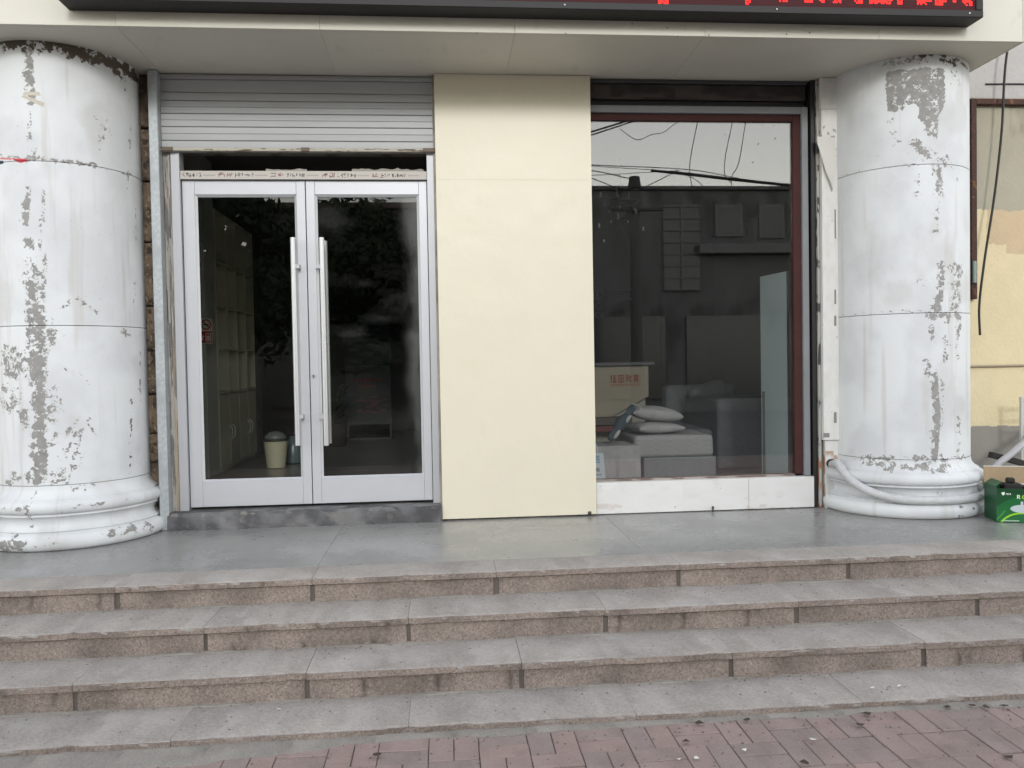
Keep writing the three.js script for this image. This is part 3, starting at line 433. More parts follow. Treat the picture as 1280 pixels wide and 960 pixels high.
{ // older wooden jamb, paint flaking off
  const m = M({ map: metres(colorTex(256, 1024, (u, v) => { const n = fbm(u * 6, v * 14, 5, 541), s = fbm(u * 30, v * 12, 4, 543); let c = mix3([0.42, 0.40, 0.37], [0.2, 0.19, 0.18], sm(0.45, 0.52, n)); c = mix3(c, [0.09, 0.08, 0.075], sm(0.6, 0.66, s) * 0.8); return mix3(c, [0.40, 0.32, 0.2], u > 0.55 ? sm(0.4, 0.6, fbm(u * 8, v * 5, 3, 547)) * 0.8 : 0); }), 0.11, 2.7), bumpMap: bumpFine, bumpScale: 0.006, roughness: 0.85 });
  const t = thing('old_door_jamb', 'narrow wooden door jamb with flaking cream and grey paint', 'door jamb');
  part('post', bar(-1.90, -1.844, [[0.1, -0.165], [2.63, -0.165], [2.63, -0.078], [0.1, -0.078]], 1, null, 1.9, 0), m, t);
  part('lining', bar(-1.862, -1.8435, [[0.118, -0.076], [2.58, -0.076], [2.58, -0.062], [0.118, -0.062]], 1, null, 1.936, 0.7), m, t);
}
function door(label, x0, x1, handleX, dust, tag) {
  const t = thing('glass_door', label, 'door', 'pair of glazed shop doors'), y0 = 0.137, y1 = 2.402, sw = tag ? 0.056 : 0.06, sl = tag ? 0.06 : 0.082, zb = DOOR_Z - 0.04, zf = DOOR_Z;
  part('stile', cbox(x0, y0, zb, x0 + sl, y1, zf, 0.002), silver, t); part('stile', cbox(x1 - sw, y0, zb, x1, y1, zf, 0.002), silver, t);
  part('rail', cbox(x0 + sl + 0.0005, y1 - 0.097, zb, x1 - sw - 0.0005, y1, zf - 0.0015, 0.002), silver, t); part('rail', cbox(x0 + sl + 0.0005, y0, zb, x1 - sw - 0.0005, y0 + 0.175, zf - 0.0015, 0.002), silver, t);
  // sloping glazing beads all round
  const gx0 = x0 + sl, gx1 = x1 - sw, gy0 = y0 + 0.175, gy1 = y1 - 0.097, w = 0.016, d = 0.014;
  const bead = (a, b, c, e) => { const g = new THREE.BufferGeometry(); const V = [a, b, c, e]; g.setAttribute('position', new THREE.Float32BufferAttribute([...V[0], ...V[1], ...V[2], ...V[0], ...V[2], ...V[3]], 3)); g.computeVertexNormals(); return uvMetres(g); };
  const zo = zf - 0.004, zi = zf - 0.018, e = 0.0006;
  const bd = part('glazing_bead', merge([
    bead([gx0 + e, gy1 - e, zo], [gx0 + w, gy1 - w, zi], [gx1 - w, gy1 - w, zi], [gx1 - e, gy1 - e, zo]), bead([gx0 + e, gy0 + e, zo], [gx1 - e, gy0 + e, zo], [gx1 - w, gy0 + w, zi], [gx0 + w, gy0 + w, zi]),
    bead([gx0 + e, gy0 + e, zo], [gx0 + w, gy0 + w, zi], [gx0 + w, gy1 - w, zi], [gx0 + e, gy1 - e, zo]), bead([gx1 - e, gy0 + e, zo], [gx1 - e, gy1 - e, zo], [gx1 - w, gy1 - w, zi], [gx1 - w, gy0 + w, zi])]), silver, t);
  const pg = new THREE.PlaneGeometry(gx1 - gx0 - 0.01, gy1 - gy0 - 0.01); pg.translate((gx0 + gx1) / 2, (gy0 + gy1) / 2, zf - 0.024);
  part('glass_pane', pg, doorGlass(dust), t);
  const hz = zf + 0.055, r = 0.018, pA = onZ(handleX[0], 300, hz), hx = pA.x;
  const top = onZ(handleX[0], 297, hz).y, bot = onZ(handleX[0], 557, hz).y, h1 = onZ(handleX[0], 333, hz).y, h2 = onZ(handleX[0], 521, hz).y;
  const h = part('pull_handle', (() => { const g = new THREE.CylinderGeometry(r, r, top - bot, 20); g.translate(hx, (top + bot) / 2, hz); return g; })(), M({ color: [0.55, 0.56, 0.58], metalness: 0.6, roughness: 0.38 }), t);
  const inn = handleX[1];
  for (const y of [h1, h2]) { const b = part('bracket', cbox(Math.min(hx + inn * 0.008, hx + inn * 0.042), y - 0.016, zf + 0.001, Math.max(hx + inn * 0.008, hx + inn * 0.042), y + 0.016, hz + 0.008, 0.003), alu, h); }
  // the same bar on the inside of the pane
  part('inner_handle', (() => { const g = new THREE.CylinderGeometry(r, r, top - bot, 16); g.translate(hx, (top + bot) / 2, zb - 0.05); return g; })(), M({ color: [0.5, 0.51, 0.53], metalness: 0.6, roughness: 0.4 }), t);
  for (const y of [h1, h2]) part('inner_bracket', cbox(hx - 0.01, y - 0.014, zb - 0.05, hx + inn * 0.05, y + 0.014, zb - 0.001, 0.002), alu, t);
  if (tag) { const p = onZ(392, 470, zf); const g = new THREE.CylinderGeometry(0.013, 0.013, 0.008, 18); g.rotateX(Math.PI / 2); g.translate(p.x, p.y, zf + 0.004); const l = part('lock', g, M({ color: [0.6, 0.6, 0.6], metalness: 0.8, roughness: 0.3 }), t); const k = new THREE.CylinderGeometry(0.005, 0.005, 0.006, 10); k.rotateX(Math.PI / 2); k.translate(p.x, p.y, zf + 0.007); part('keyhole', k, M({ color: [0.02, 0.02, 0.02] }), l); }
  return t;
}
door('silver glazed door leaf beside the flaking wooden jamb', -1.778, -0.947, [366, 1], null, false);
door('silver glazed door leaf with key lock and smeared glass beside the cream panel', -0.941, -0.102, [402, -1], dustMap(0, (u, v) => { const e = sm(0.8, 1.02, u + 0.2 * (fbm(u * 3, v * 9, 5, 551) - 0.5)) * sm(0.35, 0.65, fbm(u * 9, v * 6, 5, 552)); const w = sm(0.58, 0.85, fbm(u * 2 + v * 0.8, v * 16, 4, 553)) * 0.05 * (v > 0.5 ? 1 : 0.3); return 1 - 0.13 * e - w * 0.4; }), true);
single('door_threshold', bar(-1.905, -0.045, [[0.0, -0.17], [0.118, -0.17], [0.118, -0.03], [0.112, 0.002], [0.09, 0.02], [0.0, 0.024]], 60, (x, k) => k >= 2 ? [(fbm(x * 8, k, 3, 56) - 0.5) * 0.012 * (k < 5 ? 1 : 0), (fbm(x * 10, k * 2, 4, 57) - 0.5) * 0.02] : [0, 0]), M({ map: metres(colorTex(1024, 256, (u, v) => { const n = fbm(u * 12, v * 3, 5, 561, 0), p = sm(0.62, 0.72, fbm(u * 30, v * 8, 4, 563)), d = sm(0.3, 0.75, n); return mix3(mix3([0.16, 0.16, 0.165], [0.065, 0.065, 0.07], d), [0.24, 0.225, 0.2], p * (v > 0.24 ? 0.7 : 0.25)); }), 2, 0.4), roughness: 0.85, bumpMap: bumpFine, bumpScale: 0.005 }), 'dark cement threshold under the glass doors', 'threshold');
// ---------------------------------------------------------------- cream cladding panel
{
  const t = thing('wall_panel', 'flat cream cladding panel between the doors and the shop window', 'panel');
  const m = plate([0.66, 0.625, 0.505], 571, 0.018); m.roughness = 0.4; m.bumpScale = 0.0035;
  part('sheet', cbox(-0.034, 0.012, -0.03, 1.064, 2.3887, 0, 0.0006), m, t); part('sheet', cbox(-0.034, 2.3893, -0.03, 1.064, S - 0.003, -0.0004, 0.0006), m, t);
  const p = onZ(737, 642, 0); part('plug', cbox(p.x - 0.012, 0.013, 0.001, p.x + 0.012, 0.034, 0.009, 0.003), M({ color: [0.06, 0.05, 0.035], roughness: 0.8 }), t);
}
// ---------------------------------------------------------------- shop window
{
  const t = thing('shop_window', 'large shop window with dark red frame and white sill board', 'window');
  const red = M({ map: metres(colorTex(256, 256, (u, v) => { const k = 0.85 + 0.3 * fbm(u * 6, v * 6, 4, 581, 6); return [0.05 * k, 0.014 * k, 0.012 * k]; }), 0.6), roughness: 0.85 });
  const grey = M({ map: metres(colorTex(256, 512, (u, v) => { const k = 0.9 + 0.2 * fbm(u * 4, v * 6, 4, 585); return [0.2 * k, 0.21 * k, 0.225 * k]; }), 0.8), roughness: 0.6 });
  const xL = 0.94, gx = 2.575, gy0 = 0.245, gy1 = 2.835;
  part('frame', cbox(gx, gy0, -0.15, gx + 0.058, gy1 + 0.05, -0.075, 0.003), red, t); part('frame', cbox(xL, gy1, -0.15, gx - 0.0005, gy1 + 0.05, -0.076, 0.003), red, t); 
  part('surround', cbox(gx + 0.0585, 0.236, -0.16, 2.68, 2.935, -0.05, 0.003), grey, t); part('surround', cbox(xL, gy1 + 0.0505, -0.16, gx + 0.058, 2.935, -0.052, 0.003), grey, t);
  const wm = M({ map: metres(colorTex(1024, 256, (u, v) => { const n = fbm(u * 10, v * 4, 4, 591), s = fbm(u * 60, v * 16, 4, 593), rust = sm(0.66, 0.78, fbm(u * 14, v * 5, 4, 595)) * (v < 0.3 || v > 0.75 ? 0.6 : 0.15); let c = mix3([0.70, 0.70, 0.70], [0.62, 0.62, 0.61], n); c = mix3(c, [0.35, 0.22, 0.15], rust * 0.5); return s > 0.86 ? [0.2, 0.17, 0.15] : c; }), 1.7, 0.3), roughness: 0.5, bumpMap: bumpSoft, bumpScale: 0.002 });
  const s = part('sill_board', cbox(1.068, 0.006, -0.075, 2.193, 0.232, -0.018, 0.003), wm, t); part('sill_board', cbox(2.1945, 0.006, -0.075, 2.69, 0.2325, -0.0172, 0.003), wm, t);
  part('sill_top', cbox(xL, 0.19, -0.149, gx - 0.0005, gy0, -0.0765, 0.003), M({ map: metres(colorTex(512, 128, (u, v) => mix3([0.34, 0.3, 0.28], [0.16, 0.11, 0.095], sm(0.35, 0.65, fbm(u * 20, v * 5, 5, 597)))), 1.7, 0.15), roughness: 0.85 }), t);
  { const p = onZ(891, 636, -0.01); const g = new THREE.SphereGeometry(0.008, 10, 8); g.scale(1, 1.6, 1); g.translate(p.x, 0.028, -0.006); part('bolt', merge([g, rod([p.x, 0.0, -0.006], [p.x, 0.02, -0.006], 0.005)]), M({ color: [0.03, 0.025, 0.02], roughness: 0.5 }), s); }
  const pg = new THREE.BoxGeometry(gx - xL - 0.002, gy1 - gy0 - 0.002, 0.008); pg.translate((gx + xL) / 2, (gy1 + gy0) / 2, GLASS_Z);
  part('glass_pane', pg, M({ color: [0.92, 0.925, 0.915], transmission: 1, thickness: 0, ior: 1.88, roughness: 0 }), t);
  const fly = M({ color: [0.04, 0.04, 0.035], roughness: 0.9 });
  for (const [px, py, r] of [[969, 173, 4], [948, 180, 4], [941, 203, 4], [912, 170, 3], [961, 153, 3], [906, 168, 3], [967, 157, 3]]) { const p = onZ(px, py, GLASS_Z + 0.004); const g = new THREE.SphereGeometry(r * 0.0011, 7, 5); g.scale(1, 1, 0.4); g.translate(p.x, p.y, GLASS_Z + 0.0055); part('dirt_speck', g, fly, t); }
}
{ // the dark shutter box above the window, its rail beside it
  const t = thing('shutter_box', 'dark rusty shutter box and black rail around the shop window', 'shutter box');
  const m = M({ map: metres(colorTex(512, 256, (u, v) => mix3([0.055, 0.048, 0.043], [0.022, 0.018, 0.016], sm(0.35, 0.65, fbm(u * 12, v * 5, 5, 601)))), 1.7, 0.3), roughness: 0.7 });
  const blk = M({ color: [0.012, 0.012, 0.013], roughness: 0.5 });
  part('cover', cbox(1.0, 2.985, -0.158, 2.68, 3.095, -0.075, 0.006), m, t); part('bracket_rail', cbox(1.0, 3.097, -0.158, 2.68, S - 0.003, -0.055, 0.003), M({ color: [0.05, 0.052, 0.055], roughness: 0.5 }), t);
  part('lower_lip', cbox(1.0, 2.937, -0.158, 2.68, 2.983, -0.095, 0.004), blk, t);
  part('guide_rail', cbox(2.692, 0.004, -0.16, 2.722, S - 0.003, -0.03, 0.002), blk, t);
  part('rail_edge', cbox(2.724, 0.004, -0.028, 2.742, S - 0.003, -0.006, 0.002), M({ map: metres(colorTex(128, 1024, (u, v) => { const n = fbm(u * 3, v * 40, 4, 611); return mix3(mix3([0.36, 0.36, 0.34], [0.05, 0.05, 0.05], sm(0.56, 0.62, n)), [0.28, 0.12, 0.06], v < 0.12 ? sm(0.4, 0.6, n) : 0); }), 0.1, 3.1), roughness: 0.7 }), t);
}
{ // white cable trunking down the side of the column
  const t = thing('cable_trunking', 'white painted cable trunking board beside the column, paint torn near the top', 'trunking');
  const m = M({ map: metres(colorTex(128, 1024, (u, v) => { const n = fbm(u * 4, v * 50, 4, 621), s = fbm(u * 10, v * 140, 4, 623), y = v * 3.2; let c = mix3([0.68, 0.68, 0.67], [0.58, 0.575, 0.55], n); if (s > 0.83) c = [0.36, 0.35, 0.33]; if (y > 2.6 && y < 2.78 && s > 0.66) c = [0.3, 0.29, 0.28]; const rust = sm(0.45, 0.62, fbm(u * 3, v * 30, 4, 625)) * (y < 0.42 ? 0.8 : 0); c = mix3(c, [0.36, 0.2, 0.13], rust); return c; }), 0.15, 3.2), roughness: 0.6, bumpMap: bumpSoft, bumpScale: 0.003 });
  part('board', cbox(2.744, 0.50, -0.028, 2.874, 2.895, 0.028, 0.003, -2.744), m, t); part('board', cbox(2.744, 2.8975, -0.028, 2.874, S - 0.003, 0.027, 0.003, -2.744), m, t);
  part('lower_board', cbox(2.763, 0.0, -0.029, 2.9, 0.498, 0.012, 0.003, -2.744), m, t);
  // torn, curling flap of paint
  const fl = new THREE.BufferGeometry(), P = [], I = []; const outline = [[1021, 171, 1043, 172], [1021, 180, 1044, 185], [1024, 190, 1044, 200], [1027, 202, 1043.5, 214], [1031, 216, 1042, 226], [1036, 228, 1041, 234], [1039.5, 238, 1040.5, 239]];
  outline.forEach(([a, y, b, yb], i) => { for (let k = 0; k < 6; k++) { const px = a + (b - a) * k / 5, py = y + (yb - y) * k / 5, p = onZ(px, py, 0.03); const curl = i / 6, lift = (0.006 + 0.016 * curl) * (1 - k / 6) + 0.005 * hash(i, k, 33); P.push(p.x, p.y, 0.029 + lift); } });
  for (let i = 0; i < 6; i++) for (let k = 0; k < 5; k++) { const a = i * 6 + k; I.push(a, a + 6, a + 1, a + 1, a + 6, a + 7); }
  fl.setAttribute('position', new THREE.Float32BufferAttribute(P, 3)); fl.setIndex(I); fl.computeVertexNormals(); const f2 = uvMetres(fl.toNonIndexed());
  part('paint_flap', f2, M({ color: [0.6, 0.59, 0.555], roughness: 0.7, side: THREE.DoubleSide }), t, 'curling flap of torn paint');
  const stk = M({ color: [0.22, 0.21, 0.2], roughness: 0.8 });
  for (const [px, py, w, h] of [[1033, 544, 9, 6], [1044, 522, 4, 15], [1044, 371, 2.5, 20], [1044, 401, 3, 14], [1044, 280, 2, 40]]) { const p = onZ(px, py, 0.028), g = cbox(p.x - w / 380, p.y - h / 380, 0.0285, Math.min(2.872, p.x + w / 380), p.y + h / 380, 0.0292, 0.0002); part('sticker_remnant', g, stk, t); }
}
{ // pipe slung from the trunking round the column foot
  const pts = []; const P0 = onZ(1034, 580, 0.02);
  pts.push(new THREE.Vector3(2.80, P0.y - 0.0, -0.05), new THREE.Vector3(2.81, P0.y - 0.004, 0.03));
  const at = (deg, y, r) => { const a = deg * Math.PI / 180; return new THREE.Vector3(CR + r * Math.sin(a), y, r * Math.cos(a)); };
  pts.push(at(-78, 0.34, 0.535), at(-66, 0.27, 0.568), at(-54, 0.2, 0.575), at(-42, 0.158, 0.568), at(-28, 0.137, 0.56)); for (let d = -15; d <= 100; d += 15) pts.push(at(d, 0.132, 0.552));
  single('white_pipe', tube(pts, 0.03, 90, 12), M({ map: metres(colorTex(256, 64, (u, v) => { const n = fbm(u * 20, v * 4, 4, 631); return mix3([0.58, 0.6, 0.62], [0.42, 0.43, 0.435], n); }), 0.3), roughness: 0.55 }), 'white flexible pipe wrapped round the foot of the column', 'pipe');
  single('pipe_hole_cover', (() => { const g = new THREE.TorusGeometry(0.028, 0.012, 8, 18); g.scale(1, 0.8, 0.5); g.translate(2.805, P0.y + 0.004, 0.014); return g; })(), M({ color: [0.03, 0.025, 0.02], roughness: 0.9 }), 'ragged dark hole edge where the pipe leaves the trunking', 'hole');
}
// ---------------------------------------------------------------- neighbouring yellow wall and what stands before it
const NZ = -0.1;
{
  const t = thing('yellow_wall', 'yellow plaster wall with grey foot beyond the column', 'wall');
  const x0 = 3.9, x1 = 8.9;
  const m = M({ map: metres(colorTex(1024, 1024, (u, v) => {
    const x = x0 + u * 5, y = v * 6.6 - 0.1, n = fbm(x * 1.3, y * 1.3, 5, 701), f = fbm(x * 9, y * 9, 4, 703), e = (fbm(x * 14, y * 14, 4, 705) - 0.5) * 0.05;
    let c = mix3([0.70, 0.61, 0.40], [0.63, 0.54, 0.34], n);
    if (y + e > 2.13 + 0.03 * Math.floor(fbm(x * 3, 1, 2, 707) * 4)) c = mix3([0.40, 0.38, 0.30], [0.33, 0.30, 0.23], n); // older, greyer coat
    else if (y + e > 1.93 + (x > 4.25 ? -0.08 : 0) && x + e > 4.1) c = [0.55, 0.43, 0.28];
    if (x > 4.28 && y > 2.3 && y < 3.0) c = mix3(c, [0.12, 0.095, 0.06], sm(0.48, 0.7, fbm(x * 4, y * 2, 5, 709) + (x - 4.28) * 0.5));
    if (y + e * 0.4 < 0.56) c = mix3([0.30, 0.285, 0.25], [0.22, 0.21, 0.19], n);
    if (y > 3.03) c = mix3([0.50, 0.485, 0.475], [0.40, 0.39, 0.38], n);
    return [c[0] * (0.94 + 0.12 * f), c[1] * (0.94 + 0.12 * f), c[2] * (0.94 + 0.12 * f)];
  }), 5, 6.6), bumpMap: bumpFine, bumpScale: 0.003, roughness: 0.9 });
  const g = cbox(x0, -0.4, NZ - 0.4, x1, 6.5, NZ, 0.003, -x0, 0.1); part('plaster', g, m, t);
}
{
  const t = thing('rusty_frame', 'rusty brown steel frame fixed to the yellow wall', 'frame');
  const m = M({ map: metres(colorTex(256, 512, (u, v) => { const n = fbm(u * 6, v * 12, 5, 721); return mix3(mix3([0.09, 0.035, 0.024], [0.035, 0.018, 0.015], n), [0.2, 0.09, 0.035], sm(0.6, 0.72, fbm(u * 12, v * 20, 4, 723)) * 0.7); }), 0.4, 0.8), roughness: 0.8, bumpMap: bumpFine, bumpScale: 0.004 });
  const a = onZ(1216, 127, NZ + 0.03), b = onZ(1221, 374, NZ + 0.03);
  part('upright', cbox(a.x - 0.022, b.y, NZ + 0.001, a.x + 0.022, a.y + 0.02, NZ + 0.045, 0.003), m, t); part('top_bar', cbox(a.x + 0.0225, a.y - 0.022, NZ + 0.001, a.x + 1.1, a.y + 0.02, NZ + 0.044, 0.003), m, t); part('upright', cbox(a.x + 1.06, b.y, NZ + 0.001, a.x + 1.1, a.y - 0.023, NZ + 0.045, 0.003), m, t);
  const h = onZ(1217, 340, NZ + 0.05); part('hinge', merge([rod([h.x + 0.002, h.y - 0.08, NZ + 0.058], [h.x + 0.002, h.y + 0.08, NZ + 0.058], 0.014), rod([h.x + 0.002, h.y - 0.004, NZ + 0.058], [h.x + 0.002, h.y + 0.004, NZ + 0.058], 0.0165)]), M({ color: [0.25, 0.32, 0.31], roughness: 0.6 }), t);
}
single('black_cable', tube([[4.30, 3.9, 0.02], onZ(1258, 72, 0.0), onZ(1252, 165, 0.0), onZ(1243, 245, 0), onZ(1230, 330, 0.01), onZ(1224, 385, 0.015), onZ(1225, 419, 0.02)], 0.0085, 60, 8), M({ color: [0.016, 0.014, 0.012], roughness: 0.6 }), 'loose black cable hanging down before the yellow wall', 'cable');
{ const a = onZ(1212, 458, NZ + 0.015), b = onZ(1280, 457, NZ + 0.015); single('wall_conduit', tube([[a.x - 0.2, a.y, NZ + 0.012], [a.x, a.y, NZ + 0.012], [b.x, b.y + 0.002, NZ + 0.012], [b.x + 1.5, b.y + 0.03, NZ + 0.012]], 0.009, 30, 8), M({ color: [0.33, 0.28, 0.2], roughness: 0.7 }), 'thin conduit running level across the yellow wall', 'conduit'); }
{ const a = onZ(1232, 105, NZ + 0.006); single('wall_wire', tube([[a.x, a.y, NZ + 0.005], [a.x + 0.3, a.y + 0.004, NZ + 0.005], [a.x + 1.2, a.y, NZ + 0.005]], 0.006, 20, 6), M({ color: [0.05, 0.045, 0.05], roughness: 0.7 }), 'black wire stub along the grey wall above the rusty frame', 'wire'); }
{ // open green carton
  const c0 = onY(1246, 653, 0), c1 = onY(1230, 645, 0), w = 0.46, hh = 0.222;
  const dir = new THREE.Vector3(1, 0, -0.02).normalize(), t = thing('cardboard_box', 'open green printed cardboard box holding odds and ends', 'box');
  const cv = document.createElement('canvas'); cv.width = 1024; cv.height = 512; const c = cv.getContext('2d');
  c.fillStyle = '#0d4a25'; c.fillRect(0, 0, 1024, 512); c.fillStyle = '#13612f'; c.beginPath(); c.ellipse(560, 420, 620, 330, 0, 0, 7); c.fill(); c.fillStyle = '#0b3f21'; c.fillRect(0, 0, 1024, 70);
  c.strokeStyle = '#8fc92f'; c.lineWidth = 26; c.beginPath(); c.moveTo(60, 505); c.quadraticCurveTo(180, 340, 420, 372); c.quadraticCurveTo(700, 400, 1024, 330); c.stroke(); c.strokeStyle = '#3f9a3a'; c.lineWidth = 14; c.beginPath(); c.moveTo(0, 470); c.quadraticCurveTo(60, 400, 110, 330); c.stroke();
  c.fillStyle = '#b9c3c9'; c.beginPath(); c.ellipse(350, 300, 170, 62, 0, 0, 7); c.fill(); c.fillRect(316, 190, 34, 60); c.beginPath(); c.ellipse(720, 300, 190, 66, 0, 0, 7); c.fill();
  c.fillStyle = '#dfe8df'; c.beginPath(); c.arc(76, 66, 14, 0, 7); c.arc(96, 60, 12, 0, 7); c.arc(86, 84, 15, 0, 7); c.fill(); for (let i = 0; i < 4; i++) c.fillRect(122 + i * 17, 66, i % 2 ? 12 : 7, 24); c.font = 'bold 84px sans-serif'; c.fillStyle = '#cfe6c8'; c.fillText('R', 260, 150); c.fillStyle = '#a8d63a'; c.fillText('CO', 330, 152); c.fillStyle = '#d9e6dd'; for (let i = 0; i < 14; i++) c.fillRect(90 + i * 15, 474 + (i % 3) * 2, 10, 14);
  const tx = new THREE.CanvasTexture(cv); tx.colorSpace = THREE.SRGBColorSpace;
  const print = M({ map: tx, roughness: 0.35 }), green = M({ color: [0.012, 0.075, 0.03], roughness: 0.4 }), kraft = M({ map: metres(granite([0.36, 0.27, 0.17], 741, 256, { blot: 0.3, dark: 0.1, stain: 0.1 }), 0.5), roughness: 0.85 });
  const ang = Math.atan2(c0.z - c1.z, c1.x - c0.x); t.position.set(c0.x, 0, c0.z); t.rotation.y = -0.285;
  const dep = 0.215;
  const fp = cbox(0, 0.002, -0.005, w, hh, 0, 0.001); { const uv = fp.attributes.uv; for (let i = 0; i < uv.count; i++) uv.setXY(i, uv.getX(i) / w, uv.getY(i) / hh); }
  part('front_side', fp, print, t); part('end_side', cbox(0, 0.002, -dep, 0.005, hh + 0.01, -0.006, 0.001), green, t); part('end_side', cbox(w - 0.005, 0.002, -dep, w, hh, -0.006, 0.001), green, t); part('back_side', cbox(0.006, 0.002, -dep, w - 0.006, hh, -dep + 0.005, 0.001), green, t); part('bottom', cbox(0.006, 0.002, -dep + 0.006, w - 0.006, 0.008, -0.006, 0.001), kraft, t);
  const fb = part('back_flap', cbox(-0.0, 0, -0.003, w, 0.115, 0.003, 0.001), kraft, t); fb.position.set(0, hh + 0.002, -dep); fb.rotation.x = -0.12;
  const ed = part('flap_edge', cbox(0, 0.1155, -0.006, w, 0.121, 0.005, 0.001), M({ color: [0.62, 0.62, 0.6], roughness: 0.6 }), fb);
  const ef = part('side_flap', cbox(-0.003, 0, -dep + 0.02, 0.003, 0.05, -0.02, 0.001), green, t); ef.position.set(0.0, hh + 0.011, 0); ef.rotation.z = -0.9;
  const blk = M({ color: [0.012, 0.011, 0.01], roughness: 0.7 });
  const o = single('black_fitting', merge([cbox(0.06, 0.19, -0.12, 0.17, 0.25, -0.04, 0.01), cbox(0.085, 0.25, -0.1, 0.135, 0.285, -0.06, 0.008), rod([0.05, 0.235, -0.08], [0.2, 0.225, -0.08], 0.012)]), blk, 'black fitting sticking up out of the green box', 'fitting'); o.position.copy(t.position); o.rotation.y = -0.285;
  const o2 = single('white_packet', cbox(0.19, 0.205, -0.16, 0.3, 0.238, -0.05, 0.006), M({ color: [0.55, 0.55, 0.53], roughness: 0.6 }), 'small white packet inside the green box', 'packet'); o2.position.copy(t.position); o2.rotation.y = -0.285;
}
{ // white wire rack against the wall
  const t = thing('wire_rack', 'white metal ladder rack standing before the yellow wall', 'rack'); const m = M({ color: [0.5, 0.51, 0.48], roughness: 0.5 });
  const a = onZ(1275, 496, 0.1), x = a.x;
  for (const q of [x, x + 0.42]) part('post', cbox(q, 0.0, 0.09, q + 0.022, a.y, 0.112, 0.003), m, t);
  for (let y = a.y - 0.03; y > 0.1; y -= 0.088) part('rung', rod([x + 0.02, y, 0.1], [x + 0.422, y, 0.1], 0.0065), m, t);
}
{ const a = onZ(1240, 566, 0.22), b = onZ(1281, 577, 0.22); single('black_plank', (() => { const g = cbox(-0.01, -0.022, -0.03, 0.75, 0.02, 0.03, 0.004); g.rotateZ(Math.atan2(b.y - a.y, b.x - a.x)); g.translate(a.x, a.y - 0.015, 0.22); return g; })(), M({ color: [0.02, 0.019, 0.018], roughness: 0.7 }), 'black plank lying across the rack behind the box', 'plank'); }
single('grey_pipe', tube([[onY(1233, 630, 0.0).x + 0.06, 0.02, 0.3], onZ(1234, 610, 0.3), onZ(1236, 596, 0.3), onZ(1247, 581, 0.3), onZ(1262, 569, 0.28), onZ(1285, 549, 0.2), onZ(1310, 528, 0.14)], 0.024, 50, 12), M({ color: [0.36, 0.36, 0.38], roughness: 0.5 }), 'bent grey plastic pipe leaning behind the green box', 'pipe');
// ---------------------------------------------------------------- inside the shop, behind the doors
const cream = plate([0.5, 0.47, 0.38], 801);
{ // cubby shelves along the side wall
  const t = thing('cubby_shelf', 'cream cubby shelving with cupboard doors below along the inner wall', 'shelf'); const xf = -2.11, xb = -2.44, y0 = FLOOR_IN + 0.001;
  let z = -2.06; const zs = [-2.06, -2.42, -2.78, -3.14, -3.5];
  part('back_panel', cbox(xb, y0, zs[4], xb + 0.015, 2.6, zs[0], 0.002), cream, t);
  part('cupboard_body', cbox(xb + 0.016, y0, zs[4], xf - 0.02, 0.86, zs[0], 0.003), cream, t);
  for (let i = 0; i < 4; i++) { const d = part('cupboard_door', cbox(xf - 0.019, y0 + 0.04, zs[i + 1] + 0.006, xf, 0.85, zs[i] - 0.006, 0.003), cream, t); const hz = zs[i] - (i % 2 ? 0.05 : 0.31); part('handle', tube([[xf, 0.55, hz], [xf + 0.025, 0.53, hz], [xf + 0.025, 0.43, hz], [xf, 0.41, hz]], 0.006, 12, 6), M({ color: [0.7, 0.7, 0.68], metalness: 0.7, roughness: 0.3 }), d); }
  for (let i = 0; i < 5; i++) part('divider', cbox(xb + 0.016, 0.862, zs[i] - 0.009, xf, 2.6, zs[i] + 0.009, 0.002), cream, t);
  for (const y of [0.87, 1.28, 1.68, 2.1, 2.58]) for (let i = 0; i < 4; i++) part('shelf_board', cbox(xb + 0.016, y, zs[i + 1] + 0.0095, xf - 0.002, y + 0.018, zs[i] - 0.0095, 0.002), cream, t);
}
{
  const t = thing('filing_cabinet', 'tall dark cabinet standing past the cubby shelving', 'cabinet'); const m = M({ color: [0.035, 0.036, 0.036], roughness: 0.4 });
  part('body', cbox(-2.5, FLOOR_IN + 0.001, -4.1, -2.08, 1.25, -3.55, 0.005), m, t); part('door', cbox(-2.079, FLOOR_IN + 0.06, -3.83, -2.065, 1.22, -3.57, 0.003), m, t); part('door', cbox(-2.079, FLOOR_IN + 0.06, -4.08, -2.065, 1.22, -3.84, 0.003), m, t);
}
